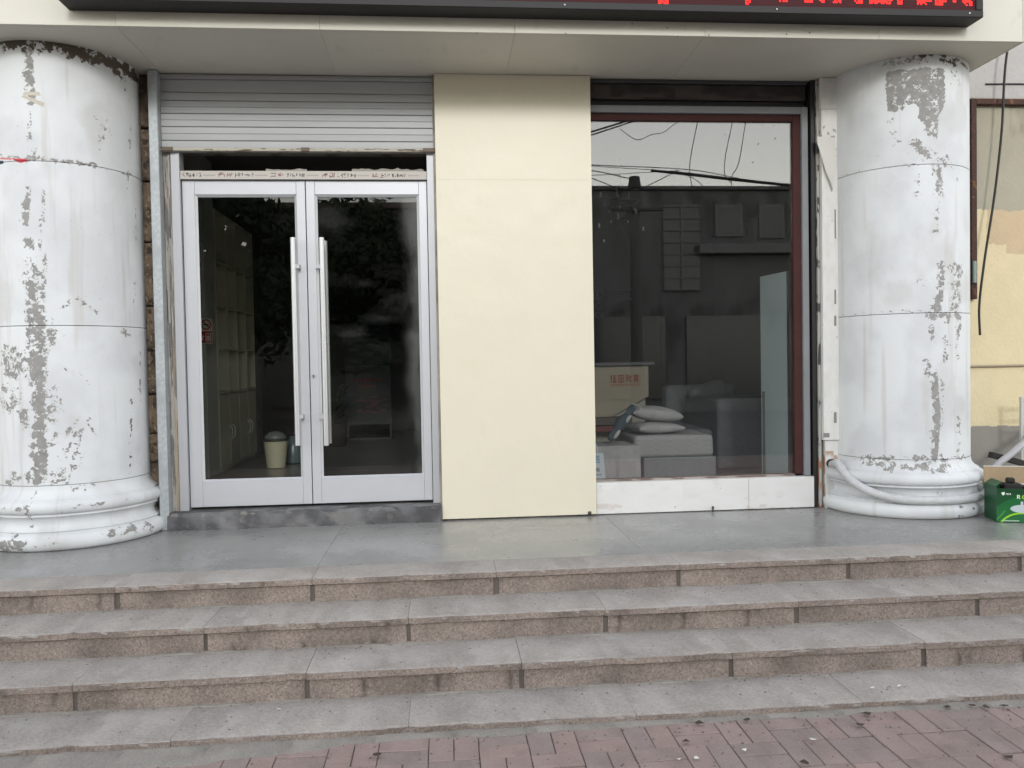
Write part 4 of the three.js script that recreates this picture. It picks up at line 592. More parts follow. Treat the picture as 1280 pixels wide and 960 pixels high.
{
  const p = onY(350, 582, FLOOR_IN); const t = thing('waste_bin', 'cream plastic waste bin with dark rim on the shop floor', 'bin'); t.position.set(p.x, FLOOR_IN + 0.001, -2.35);
  const prof = [[0.0, 0.0], [0.085, 0.0], [0.09, 0.01], [0.115, 0.27], [0.112, 0.272], [0.086, 0.014], [0, 0.012]].map((q) => new THREE.Vector2(...q)); part('tub', new THREE.LatheGeometry(prof, 32), M({ color: [0.48, 0.45, 0.34], roughness: 0.5 }), t);
  const r = new THREE.TorusGeometry(0.116, 0.01, 8, 36); r.rotateX(Math.PI / 2); r.translate(0, 0.275, 0); part('rim', r, M({ color: [0.03, 0.03, 0.03], roughness: 0.5 }), t);
  const b = new THREE.LatheGeometry([[0.0, 0.26], [0.09, 0.27], [0.105, 0.31], [0.06, 0.35], [0.01, 0.36]].map((q) => new THREE.Vector2(...q)), 20); part('bin_liner', b, M({ color: [0.14, 0.15, 0.15], roughness: 0.35 }), t);
  const d = onZ(367, 575, -2.7), u = thing('water_jug', 'blue plastic jug standing behind the waste bin', 'jug'); u.position.set(d.x, FLOOR_IN + 0.001, -2.7); part('body', new THREE.LatheGeometry([[0, 0], [0.09, 0], [0.1, 0.02], [0.1, 0.18], [0.04, 0.24], [0.03, 0.28], [0, 0.28]].map((q) => new THREE.Vector2(...q)), 24), M({ color: [0.09, 0.125, 0.14], roughness: 0.3 }), u);
}
{ // no-smoking notice on the inner pillar
  const t = thing('no_smoking_notice', 'small red no smoking notice on the inner pillar', 'notice'); const cv = document.createElement('canvas'); cv.width = 128; cv.height = 256; const c = cv.getContext('2d'); c.fillStyle = '#c9c4b4'; c.fillRect(0, 0, 128, 256);
  c.strokeStyle = '#b02a24'; c.lineWidth = 12; c.beginPath(); c.arc(64, 62, 46, 0, 7); c.stroke(); c.beginPath(); c.moveTo(34, 30); c.lineTo(96, 94); c.stroke(); c.fillStyle = '#222'; c.fillRect(32, 58, 64, 10);
  c.fillStyle = '#b02a24'; c.fillRect(8, 130, 112, 112); c.strokeStyle = '#e8dfd2'; c.lineWidth = 7; for (const [a, b, d, e] of [[30, 160, 30, 220], [18, 180, 44, 180], [20, 215, 30, 190], [60, 150, 108, 150], [60, 150, 60, 225], [108, 150, 108, 225], [60, 225, 108, 225], [84, 160, 84, 215], [66, 182, 102, 182], [84, 186, 68, 212], [84, 186, 100, 212]]) { c.beginPath(); c.moveTo(a, b); c.lineTo(d, e); c.stroke(); }
  const tx = new THREE.CanvasTexture(cv); tx.colorSpace = THREE.SRGBColorSpace; const p = onZ(256, 414, -1.717), g = cbox(-0.055, -0.115, 0, 0.055, 0.115, 0.003, 0.0005); const uv = g.attributes.uv; for (let i = 0; i < uv.count; i++) uv.setXY(i, uv.getX(i) / 0.11 + 0.5, uv.getY(i) / 0.23 + 0.5);
  part('card', g, M({ map: tx, roughness: 0.6 }), t); t.position.set(p.x + 0.012, p.y, -1.7185);
}
{ // poster stand deep in the shop
  const t = thing('poster_board', 'dark teal and white poster board deep in the shop', 'poster'); const a = onZ(430, 392, -5.2), b = onZ(490, 535, -5.2);
  const cv = document.createElement('canvas'); cv.width = 256; cv.height = 512; const c = cv.getContext('2d'); c.fillStyle = '#0e2c33'; c.fillRect(0, 0, 256, 240); c.fillStyle = '#2f3536'; c.fillRect(0, 240, 256, 272); c.fillStyle = '#35545a'; c.fillRect(60, 70, 140, 10); c.fillStyle = '#8a3d3d'; for (let i = 0; i < 6; i++) c.fillRect(50 + i * 26, 300, 18, 16); for (let i = 0; i < 4; i++) c.fillRect(80 + i * 24, 330, 16, 14); c.fillStyle = '#6b4a45'; for (let i = 0; i < 30; i++) c.fillRect(40 + rnd() * 170, 370 + rnd() * 90, 20 + rnd() * 20, 8); c.fillStyle = '#4a5557'; c.fillRect(0, 240, 256, 8);
  const tx = new THREE.CanvasTexture(cv); tx.colorSpace = THREE.SRGBColorSpace; const w = b.x - a.x, h = a.y - FLOOR_IN - 0.2, g = cbox(-w / 2, 0, -0.02, w / 2, h, 0, 0.002); const uv = g.attributes.uv; for (let i = 0; i < uv.count; i++) uv.setXY(i, uv.getX(i) / w + 0.5, uv.getY(i) / h);
  part('panel', g, M({ map: tx, roughness: 0.5 }), t); part('stand', merge([cbox(-w / 2, -0.199, -0.03, -w / 2 + 0.03, 0, -0.021, 0.002), cbox(w / 2 - 0.03, -0.199, -0.03, w / 2, 0, -0.021, 0.002), cbox(-w / 2, -0.199, -0.2, w / 2, -0.17, 0.1, 0.004)]), M({ color: [0.05, 0.05, 0.05], roughness: 0.5 }), t); t.position.set((a.x + b.x) / 2, FLOOR_IN + 0.2, -5.2);
}
{ // potted leafy plant, only its dark outline shows
  const t = thing('potted_plant', 'small dark potted plant beside the poster board', 'plant'); const p = onZ(418, 530, -4.4); t.position.set(p.x, FLOOR_IN + 0.001, -4.4);
  part('pot', new THREE.LatheGeometry([[0, 0], [0.13, 0], [0.17, 0.28], [0.15, 0.28], [0.12, 0.2], [0, 0.2]].map((q) => new THREE.Vector2(...q)), 24), M({ color: [0.05, 0.04, 0.035], roughness: 0.6 }), t);
  const lv = []; for (let i = 0; i < 26; i++) { const g = new THREE.SphereGeometry(0.5, 6, 4); g.scale(0.06, 0.012, 0.26); g.translate(0, 0, 0.13); g.rotateX(-rr(0.2, 1.2)); g.rotateY(rr(0, 6.3)); g.translate(0, 0.3 + rr(0, 0.35), 0); lv.push(g); } part('leaves', merge(lv), M({ color: [0.03, 0.05, 0.025], roughness: 0.6 }), t); part('stem', rod([0, 0.19, 0], [0, 0.6, 0], 0.012), M({ color: [0.06, 0.05, 0.03] }), t);
}
// ---------------------------------------------------------------- inside, behind the shop window
const weave = (c, seed) => M({ map: metres(colorTex(256, 256, (u, v) => { const a = 0.5 + 0.5 * Math.sin(u * 256 * Math.PI / 2) * Math.sin(v * 256 * Math.PI / 2), n = fbm(u * 6, v * 6, 4, seed, 6), k = 0.82 + 0.14 * a + 0.2 * (n - 0.5) + 0.15 * vnoise(u * 90, v * 90, seed + 2, 90); return [c[0] * k, c[1] * k, c[2] * k]; }), 0.25), roughness: 0.95, bumpMap: bumpFine, bumpScale: 0.003 });
const linen = weave([0.44, 0.43, 0.44], 811), linenDark = weave([0.25, 0.265, 0.285], 815), linenDeep = weave([0.17, 0.18, 0.2], 817);
function soft(w, h, d, r, wob, seed) { const g = new RoundedBoxGeometry(w, h, d, 6, r); const p = g.attributes.position; for (let i = 0; i < p.count; i++) { const x = p.getX(i), y = p.getY(i), z = p.getZ(i), n = (fbm(x * 7 + 9, y * 7 + z * 5 + 4, 3, seed) - 0.5) * wob; p.setXYZ(i, x * (1 + n), y * (1 + n) + n * 0.15 * (y > 0 ? 1 : 0), z * (1 + n)); } g.computeVertexNormals(); return g; }
const IN = FLOOR_IN + 0.001;
{
  const t = thing('ottoman', 'grey upholstered ottoman with a thick seat cushion in the shop window', 'ottoman');
  const b = part('base', soft(0.6, 0.2, 0.5, 0.014, 0.006, 1), linenDark, t); b.position.set(1.885, IN + 0.1, -0.93);
  const c = part('seat_cushion', soft(0.655, 0.175, 0.54, 0.035, 0.03, 2), linen, t); c.position.set(1.835, IN + 0.2 + 0.088, -0.94);
}
{
  const t = thing('draped_stool', 'low square stool under a hanging light grey cloth', 'stool');
  part('seat', cbox(1.16, IN, -0.98, 1.52, 0.42, -0.62, 0.01), linenDark, t);
  const n = 40, P = [], idx = []; // cloth: top and four hanging sides with folds
  const ring = (k) => { const o = []; const x0 = 1.15, x1 = 1.535, z0 = -0.99, z1 = -0.61; for (let i = 0; i < 4 * n; i++) { const s = Math.floor(i / n), f = (i % n) / n; let x, z, nx, nz; if (s === 0) { x = x0 + (x1 - x0) * f; z = z1; nx = 0; nz = 1; } else if (s === 1) { x = x1; z = z1 + (z0 - z1) * f; nx = 1; nz = 0; } else if (s === 2) { x = x1 + (x0 - x1) * f; z = z0; nx = 0; nz = -1; } else { x = x0; z = z0 + (z1 - z0) * f; nx = -1; nz = 0; } const fold = (fbm(i * 0.16, 1, 2, 821) - 0.45) * 0.05 * k + 0.004 * Math.sin(i * 0.9) * k; o.push([x + nx * (fold + 0.006), z + nz * (fold + 0.006)]); } return o; };
  const lv = 9; for (let k = 0; k < lv; k++) { const y = 0.432 - (0.432 - IN) * (k / (lv - 1)); for (const [x, z] of ring(k / (lv - 1))) P.push(x, y - (k === 0 ? 0 : 0), z); }
  const m = 4 * n; for (let k = 0; k < lv - 1; k++) for (let i = 0; i < m; i++) { const a = k * m + i, b = k * m + (i + 1) % m; idx.push(a, a + m, b, b, a + m, b + m); }
  P.push(1.343, 0.437, -0.8); const ce = P.length / 3 - 1; for (let i = 0; i < m; i++) idx.push(ce, i, (i + 1) % m);
  const g = new THREE.BufferGeometry(); g.setAttribute('position', new THREE.Float32BufferAttribute(P, 3)); g.setIndex(idx); const g2 = uvMetres(toCreasedNormals(g.toNonIndexed(), 0.9)); part('cloth', g2, linen, t);
}
function pillow(label, w, h, d, x, y, z, ry, rz, seed) {
  const nx = 28, ny = 20, P = [], idx = []; for (const s of [1, -1]) for (let j = 0; j <= ny; j++) for (let i = 0; i <= nx; i++) { const a = i / nx * 2 - 1, b = j / ny * 2 - 1, e = Math.pow(Math.max(0, 1 - a * a), 0.42) * Math.pow(Math.max(0, 1 - b * b), 0.42), pin = 1 - 0.08 * (1 - Math.abs(a) ** 2) * Math.abs(b) - 0.0; P.push(a * w / 2 * (1 - 0.06 * (1 - b * b)), s * e * h / 2 * (1 + 0.12 * (fbm(a * 3 + 5, b * 3 + 5, 3, seed) - 0.5)), b * d / 2 * (1 - 0.06 * (1 - a * a))); }
  const o = (nx + 1) * (ny + 1); for (let j = 0; j < ny; j++) for (let i = 0; i < nx; i++) { const a = j * (nx + 1) + i; idx.push(a, a + nx + 1, a + 1, a + 1, a + nx + 1, a + nx + 2, o + a, o + a + 1, o + a + nx + 1, o + a + 1, o + a + nx + 2, o + a + nx + 1); }
  let g = new THREE.BufferGeometry(); g.setAttribute('position', new THREE.Float32BufferAttribute(P, 3)); g.setIndex(idx); g = mergeVertices(g, 1e-5); g.computeVertexNormals(); g = g.toNonIndexed(); const nn = g.attributes.normal.clone(); g = uvMetres(g); g.setAttribute('normal', nn);
  const m = single('pillow', g, linen, label, 'pillow', 'grey pillows on the ottoman'); m.position.set(x, y, z); m.rotation.set(0, ry, rz); return m;
}
pillow('light grey pillow lying flat on the ottoman, under another pillow', 0.42, 0.105, 0.36, 1.735, 0.548, -0.9, 0.15, -0.01, 3);
pillow('plump grey pillow on top of the lower pillow', 0.43, 0.13, 0.36, 1.745, 0.66, -0.92, -0.1, -0.1, 4);
{ // padded slate-blue roll with two pale patches
  const t = thing('padded_roll', 'slate blue padded roll with pale patches leaning on the pillows', 'cushion'); const m = weave([0.075, 0.105, 0.13], 831);
  const a = new THREE.Vector3(1.30, 0.47, -0.68), b = new THREE.Vector3(1.53, 0.745, -0.75), dir = b.clone().sub(a), L = dir.length();
  const prof = []; for (let i = 0; i <= 30; i++) { const q = i / 30, e = Math.pow(Math.sin(Math.PI * Math.min(1, Math.max(0, q))), 0.35); prof.push(new THREE.Vector2(Math.max(0.0005, e * (0.04 + 0.012 * Math.cos(q * Math.PI * 2 * 2.0))), q * L)); }
  const q4 = new THREE.Quaternion().setFromUnitVectors(new THREE.Vector3(0, 1, 0), dir.normalize()); const g = new THREE.LatheGeometry(prof, 20); g.applyQuaternion(q4); g.translate(a.x, a.y, a.z); part('body', g, m, t);
  for (const k of [0.2, 0.62]) { const s = new THREE.SphereGeometry(1, 16, 10); s.scale(0.016, 0.045, 0.014); s.translate(0.02, k * L, 0.034); s.applyQuaternion(q4); s.translate(a.x, a.y, a.z); part('pale_patch', s, M({ color: [0.42, 0.44, 0.42], roughness: 0.8 }), t); }
  part('cord', tube([[b.x - 0.02, b.y + 0.01, b.z + 0.03], [b.x + 0.02, b.y + 0.0, b.z + 0.045], [b.x + 0.05, b.y - 0.03, b.z + 0.04], [b.x + 0.02, b.y - 0.06, b.z + 0.05]], 0.004, 24, 6), M({ color: [0.5, 0.5, 0.48] }), t);
}
{ // carrier bag
  const t = thing('carrier_bag', 'white and blue carrier bag standing beside the draped stool', 'bag'); const cv = document.createElement('canvas'); cv.width = 256; cv.height = 256; const c = cv.getContext('2d'); c.fillStyle = '#c3ced6'; c.fillRect(0, 0, 256, 256); c.fillStyle = '#3b7fae'; c.fillRect(0, 214, 256, 42); c.fillStyle = '#4b8fb8'; for (let i = 0; i < 5; i++) c.fillRect(120, 20 + i * 11, 90, 6); c.fillStyle = '#2b3a48'; c.font = 'bold 40px sans-serif'; c.fillText('TPON', 96, 130); c.fillRect(110, 150, 110, 4); c.fillStyle = '#6fa7c6'; c.fillRect(0, 190, 256, 12);
  const tx = new THREE.CanvasTexture(cv); tx.colorSpace = THREE.SRGBColorSpace; const g = new THREE.BoxGeometry(0.2, 0.28, 0.09, 6, 6, 2); const p = g.attributes.position; for (let i = 0; i < p.count; i++) { const k = (p.getY(i) + 0.14) / 0.28; p.setXYZ(i, p.getX(i) * (1 - 0.12 * k * k), p.getY(i), p.getZ(i) * (1 - 0.65 * k) + 0.006 * (fbm(p.getX(i) * 30 + 5, k * 8, 2, 3) - 0.5)); } g.computeVertexNormals(); g.translate(1.115, IN + 0.14, -0.44); part('bag_body', g, M({ map: tx, roughness: 0.4 }), t);
  part('handle', tube([[1.16, IN + 0.27, -0.44], [1.15, IN + 0.34, -0.44], [1.11, IN + 0.35, -0.44], [1.09, IN + 0.27, -0.44]], 0.006, 16, 6), M({ color: [0.6, 0.64, 0.66], roughness: 0.5 }), t);
}
{ // pale board standing on edge inside the window
  const t = thing('pale_board', 'tall pale blue board standing on edge inside the shop window', 'board');
  const A = onZ(951, 470, -0.66), B = onZ(984, 470, -0.28), top = onZ(984, 339, -0.28).y, L = Math.hypot(B.x - A.x, B.z - A.z); const ang = Math.atan2(-(B.z - A.z), B.x - A.x); t.position.set(A.x, IN, A.z); t.rotation.y = ang;
  part('panel', cbox(0, 0, -0.025, L, top - IN, 0, 0.003), M({ color: [0.52, 0.62, 0.66], roughness: 0.45 }), t); part('edge_strip', cbox(0.028, 0.01, 0.001, 0.062, 0.72, 0.006, 0.001), M({ color: [0.2, 0.23, 0.24], roughness: 0.5 }), t); part('edge_band', cbox(L + 0.001, 0, -0.026, L + 0.02, top - IN, 0.001, 0.002), M({ color: [0.05, 0.055, 0.06], roughness: 0.5 }), t);
}
{ // sofa behind
  const t = thing('sofa', 'dark grey sofa with a broad arm behind the ottoman', 'sofa');
  const arm = part('arm', soft(0.5, 0.64, 0.95, 0.04, 0.015, 5), linenDeep, t); arm.position.set(2.66, IN + 0.32, -1.75); const seat = part('seat', soft(0.62, 0.36, 0.95, 0.05, 0.02, 6), linenDeep, t); seat.position.set(2.1, IN + 0.18, -1.85); const back = part('backrest', soft(0.75, 0.72, 0.22, 0.06, 0.02, 7), linenDeep, t); back.position.set(2.62, IN + 0.37, -2.45);
  const th = part('throw_cushion', soft(0.4, 0.4, 0.15, 0.07, 0.1, 8), linenDeep, t); th.position.set(2.62, IN + 0.56, -2.05); th.rotation.set(-0.3, 0.2, 0.3);
}
{ // reception desk with a cream front, red characters
  const t = thing('reception_desk', 'cream reception desk with red characters and a dark red base', 'desk');
  const z = -2.6, a = onZ(735, 455, z), b = onZ(810, 457, z), lo = onZ(810, 495, z), m = plate([0.31, 0.275, 0.215], 841);
  const sh = new THREE.Shape(); const X0 = a.x - 0.9, X1 = b.x, Y1 = b.y, ya = lo.y, yb = onZ(762, 522, z).y, xm = onZ(762, 522, z).x; sh.moveTo(X0, yb); sh.lineTo(xm, yb); sh.lineTo(X1, ya); sh.lineTo(X1, Y1); sh.lineTo(X0, Y1); sh.closePath();
  const g = new THREE.ExtrudeGeometry(sh, { depth: 0.04, bevelEnabled: true, bevelSize: 0.004, bevelThickness: 0.004, bevelSegments: 1 }); g.translate(0, 0, z - 0.04); part('front_panel', uvMetres(g), m, t);
  part('body', cbox(X0, IN, z - 0.5, X1 - 0.02, Y1 - 0.02, z - 0.05, 0.005), plate([0.36, 0.35, 0.31], 845), t); part('counter_top', cbox(X0 - 0.02, Y1 + 0.005, z - 0.55, X1 + 0.06, Y1 + 0.04, z + 0.05, 0.006), M({ color: [0.1, 0.105, 0.11], roughness: 0.35 }), t);
  part('plinth', cbox(X0, onZ(800, 540, z + 0.25).y, z - 0.04, onZ(786, 540, z).x, onZ(770, 531, z + 0.05).y, z + 0.16, 0.004), M({ color: [0.13, 0.03, 0.026], roughness: 0.5 }), t); part('shelf', cbox(X0, onZ(770, 530, z + 0.05).y, z - 0.03, onZ(786, 526, z).x, onZ(770, 521, z + 0.05).y, z + 0.16, 0.004), M({ color: [0.1, 0.085, 0.075], roughness: 0.6 }), t);
  const cv = document.createElement('canvas'); cv.width = 512; cv.height = 160; const c = cv.getContext('2d'); c.clearRect(0, 0, 512, 160); c.fillStyle = '#94876f'; c.fillRect(0, 0, 512, 160); c.strokeStyle = '#7d1c17'; c.lineWidth = 11;
  const glyphs = [[[8, 10, 30, 10], [19, 0, 19, 88], [4, 40, 36, 40], [48, 8, 92, 8], [70, 8, 70, 88], [48, 36, 92, 36], [44, 88, 96, 88], [52, 52, 52, 84], [90, 52, 90, 84]], [[6, 6, 94, 6], [6, 6, 6, 90], [94, 6, 94, 90], [6, 90, 94, 90], [26, 30, 74, 30], [50, 20, 50, 74], [24, 52, 76, 52], [24, 74, 76, 74]], [[8, 8, 44, 8], [26, 0, 26, 90], [4, 34, 48, 34], [10, 60, 42, 48], [60, 6, 50, 40], [56, 20, 96, 20], [90, 20, 58, 90], [56, 44, 96, 90]], [[10, 10, 90, 10], [50, 0, 50, 22], [14, 26, 86, 26], [20, 42, 80, 42], [20, 42, 20, 92], [80, 42, 80, 92], [20, 60, 80, 60], [20, 76, 80, 76]]];
  glyphs.forEach((l, k) => l.forEach(([p, q, r, s]) => { c.beginPath(); c.moveTo(20 + k * 122 + p, 12 + q); c.lineTo(20 + k * 122 + r, 12 + s); c.stroke(); })); c.fillStyle = '#9a5a4c'; for (let i = 0; i < 22; i++) c.fillRect(26 + i * 21, 124, 13, 16);
  const tx = new THREE.CanvasTexture(cv); tx.colorSpace = THREE.SRGBColorSpace; const A = onZ(761, 468, z), B = onZ(801, 483, z), lg = new THREE.PlaneGeometry(B.x - A.x, A.y - B.y); lg.translate((A.x + B.x) / 2, (A.y + B.y) / 2, z + 0.007); part('lettering', lg, M({ map: tx, roughness: 0.6 }), t, 'red characters on the desk front');
}
{ // wall sign at the back
  const t = thing('wall_sign', 'dark red wall board with faint grey letters inside the shop', 'sign'); const z = -5.6; const a = onZ(700, 290, z), b = onZ(826, 455, z);
  part('board', cbox(a.x, b.y, z - 0.05, b.x, a.y, z, 0.004), M({ color: [0.055, 0.022, 0.022], roughness: 0.6 }), t);
  const cv = document.createElement('canvas'); cv.width = 512; cv.height = 256; const c = cv.getContext('2d'); c.fillStyle = '#40292a'; c.fillRect(0, 0, 512, 256); c.fillStyle = '#8d8a86'; c.font = 'bold 96px sans-serif'; c.fillText('ED', 130, 96); for (let i = 0; i < 3; i++) c.fillRect(330, 26 + i * 30, 130, 12); c.font = 'bold 60px sans-serif'; c.fillText('EDUCATION', 60, 226); c.strokeStyle = '#8d8a86'; c.lineWidth = 7; c.beginPath(); c.arc(210, 142, 22, 0.5, 5.8); c.stroke();
  const tx = new THREE.CanvasTexture(cv); tx.colorSpace = THREE.SRGBColorSpace; const A = onZ(712, 358, z), B = onZ(800, 402, z), lg = new THREE.PlaneGeometry(B.x - A.x, A.y - B.y); lg.translate((A.x + B.x) / 2, (A.y + B.y) / 2, z + 0.003); part('lettering', lg, M({ map: tx, roughness: 0.6 }), t);
}
{ // crystal chandelier
  const t = thing('chandelier', 'small crystal chandelier hanging inside the shop window', 'chandelier'); const z = -1.9; const m = M({ color: [0.04, 0.04, 0.045], roughness: 0.35, metalness: 0.6 }), cr = M({ color: [0.9, 0.91, 0.93], roughness: 0.25 });
  const c0 = onZ(776, 264, z); part('rod', rod([c0.x, c0.y + 0.1, z], [c0.x, 3.019, z], 0.008), m, t); const ring = new THREE.TorusGeometry(0.16, 0.012, 8, 36); ring.rotateX(Math.PI / 2); ring.translate(c0.x, c0.y + 0.08, z); part('ring', ring, m, t); const bl = new THREE.SphereGeometry(0.1, 20, 14); bl.scale(1, 0.8, 1); bl.translate(c0.x, c0.y, z); part('globe', bl, m, t);
  for (const [px, py, h] of [[771, 238, 16], [776, 233, 4], [786, 244, 7], [751, 243, 6], [773, 247, 7], [793, 262, 4], [795, 264, 6], [762, 264, 4], [773, 270, 8], [764, 277, 4], [749, 282, 5], [755, 301, 3], [804, 286, 5], [775, 259, 3], [785, 277, 3]]) { const p = onZ(px, py, z + 0.1), l = h / 2 / 135; part('crystal', rod([p.x, p.y - l, z + 0.1], [p.x, p.y + l, z + 0.1], 0.009, 6), cr, t); }
}
// ---------------------------------------------------------------- across the street (mirrored by the panes)
{
  const t = thing('facing_building', 'grey two storey building across the street mirrored in the shop window', 'building'); const D = 20, gw = M({ map: metres(granite([0.13, 0.135, 0.135], 901, 256, { blot: 0.5, stain: 0.4 }), 4), roughness: 0.9 }), dk = M({ color: [0.07, 0.075, 0.08], roughness: 0.2 }), lt = M({ color: [0.155, 0.16, 0.16], roughness: 0.8 });
  const roof = seenInGlass(860, 238, D).y; part('wall', cbox(3.2, GROUND - 0.4, D, 26, roof, D + 8, 0.02), gw, t); part('parapet', cbox(3.1, roof + 0.002, D - 0.15, 26.1, roof + 0.12, D + 8.1, 0.02), gw, t);
  for (const [x0, y0, x1, y1] of [[893, 256, 928, 296], [948, 256, 980, 298]]) { const a = seenInGlass(x0, y0, D), b = seenInGlass(x1, y1, D); const w = part('window', cbox(a.x, b.y, D - 0.06, b.x, a.y, D - 0.002, 0.01), lt, t); part('pane', cbox(a.x + 0.1, b.y + 0.1, D - 0.07, b.x - 0.1, a.y - 0.1, D - 0.061, 0.005), dk, w); }
  for (let k = 0; k < 4; k++) { const x = 13 + k * 3; const w = part('window', cbox(x, 3.9, D - 0.06, x + 1.6, 5.6, D - 0.002, 0.01), lt, t); part('pane', cbox(x + 0.1, 4, D - 0.07, x + 1.5, 5.5, D - 0.061, 0.005), dk, w); }
  { const a = seenInGlass(870, 307, D), b = seenInGlass(990, 318, D); part('ledge', cbox(a.x, b.y, D - 0.4, 26, a.y, D - 0.002, 0.02), lt, t); }
  { const a = seenInGlass(828, 258, D), b = seenInGlass(875, 362, D); const w = part('stair_window', cbox(a.x, b.y, D - 0.05, b.x, a.y, D - 0.002, 0.01), dk, t); for (let k = 0; k <= 7; k++) { const y = b.y + (a.y - b.y) * k / 7; part('glazing_bar', cbox(a.x, y - 0.04, D - 0.1, b.x, y + 0.04, D - 0.052, 0.005), lt, w); } part('glazing_bar', cbox((a.x + b.x) / 2 - 0.04, b.y, D - 0.103, (a.x + b.x) / 2 + 0.04, a.y, D - 0.0525, 0.005), lt, w); }
  for (let k = 0; k < 6; k++) { const x = 4.5 + k * 3.5; part('shop_front', cbox(x, GROUND + 0.3, D - 0.06, x + 2.8, 2.6, D - 0.003, 0.01), dk, t); }
}
{
  const t = thing('low_building', 'low brown building across the street behind the tree', 'building'); const D = 21, m = M({ color: [0.10, 0.095, 0.088], roughness: 0.9 }); part('wall', cbox(-16, GROUND - 0.4, D, -6.3, 4.1, D + 8, 0.02), m, t); part('wall', cbox(-6.295, GROUND - 0.4, D, 3.15, 6.3, D + 8, 0.02), m, t); const rm = M({ color: [0.1, 0.075, 0.065], roughness: 0.9 }); part('roof', cbox(-16.2, 4.102, D - 0.3, -6.3, 4.3, D + 8.2, 0.02), rm, t); part('roof', cbox(-6.295, 6.302, D - 0.3, 3.16, 6.5, D + 8.2, 0.02), rm, t); for (let k = 0; k < 5; k++) part('shop_front', cbox(-15 + k * 3.6, GROUND + 0.2, D - 0.06, -12 + k * 3.6, 2.7, D - 0.003, 0.01), M({ color: [0.04, 0.045, 0.05], roughness: 0.2 }), t);
}
{ const p = seenInGlass(793, 226, 17), t = thing('utility_pole', 'concrete utility pole across the street mirrored in the window', 'pole'); const g = new THREE.CylinderGeometry(0.13, 0.19, p.y - GROUND + 0.16, 16); g.translate(p.x, (p.y + GROUND - 0.16) / 2, 17); part('post', g, M({ color: [0.1, 0.1, 0.1], roughness: 0.9 }), t); part('cross_arm', cbox(p.x - 0.8, p.y - 0.9, 16.8, p.x + 0.8, p.y - 0.8, 16.9, 0.01), M({ color: [0.06, 0.06, 0.06], roughness: 0.7 }), t); const cg = new THREE.CylinderGeometry(0.15, 0.2, 0.34, 14); cg.translate(p.x, p.y - 0.06, 17); part('cap', cg, M({ color: [0.05, 0.05, 0.05] }), t); }
{ // overhead wires
  const m = M({ color: [0.02, 0.02, 0.02], roughness: 0.8 }), D = 11; let k = 0;
  const wire = (pts, r, label) => single('overhead_wire', tube(pts.map(([x, y, dz]) => { const q = seenInGlass(x, y, D + (dz || 0)); return q; }), r, 40, 5), m, label, 'wire', 'overhead wires along the street');
  const lab = 'overhead wire along the street mirrored in the shop window';
  wire([[600, 205], [735, 166], [800, 146], [930, 105]], 0.02, 'overhead cable climbing steeply across the mirrored sky'); wire([[600, 209], [735, 170], [800, 149], [930, 110]], 0.016, 'thin twin of the climbing overhead cable in the mirrored sky');
  wire([[814, 213], [860, 218], [930, 226], [1040, 237]], 0.03, 'thick cable bundle sloping along the mirrored roofline'); wire([[560, 196], [738, 206], [870, 213], [930, 224], [1040, 235]], 0.01, lab); wire([[560, 205], [738, 213], [790, 224]], 0.012, lab); wire([[600, 190], [738, 207], [860, 216], [1040, 240]], 0.008, lab); wire([[738, 222], [770, 234], [800, 240]], 0.01, lab); wire([[800, 237], [830, 222], [846, 214]], 0.01, lab); wire([[560, 214], [738, 219], [800, 216], [850, 213]], 0.007, lab); wire([[846, 214], [870, 225], [884, 238]], 0.008, lab); wire([[560, 230], [738, 234], [800, 238]], 0.008, lab);
  wire([[775, 161], [790, 172], [798, 175], [815, 168], [828, 166], [842, 156], [860, 146], [900, 130]], 0.008, 'slack thin wire looping across the mirrored sky'); wire([[880, 120], [873, 148], [862, 212], [866, 237]], 0.01, 'drop wire falling to the roof, first past the pole'); wire([[925, 110], [916, 150], [906, 218], [915, 230]], 0.009, 'drop wire falling to the cable bundle, second past the pole'); wire([[945, 110], [933, 150], [922, 208], [915, 220], [915, 240]], 0.009, 'drop wire falling to the cable bundle, third past the pole');
}
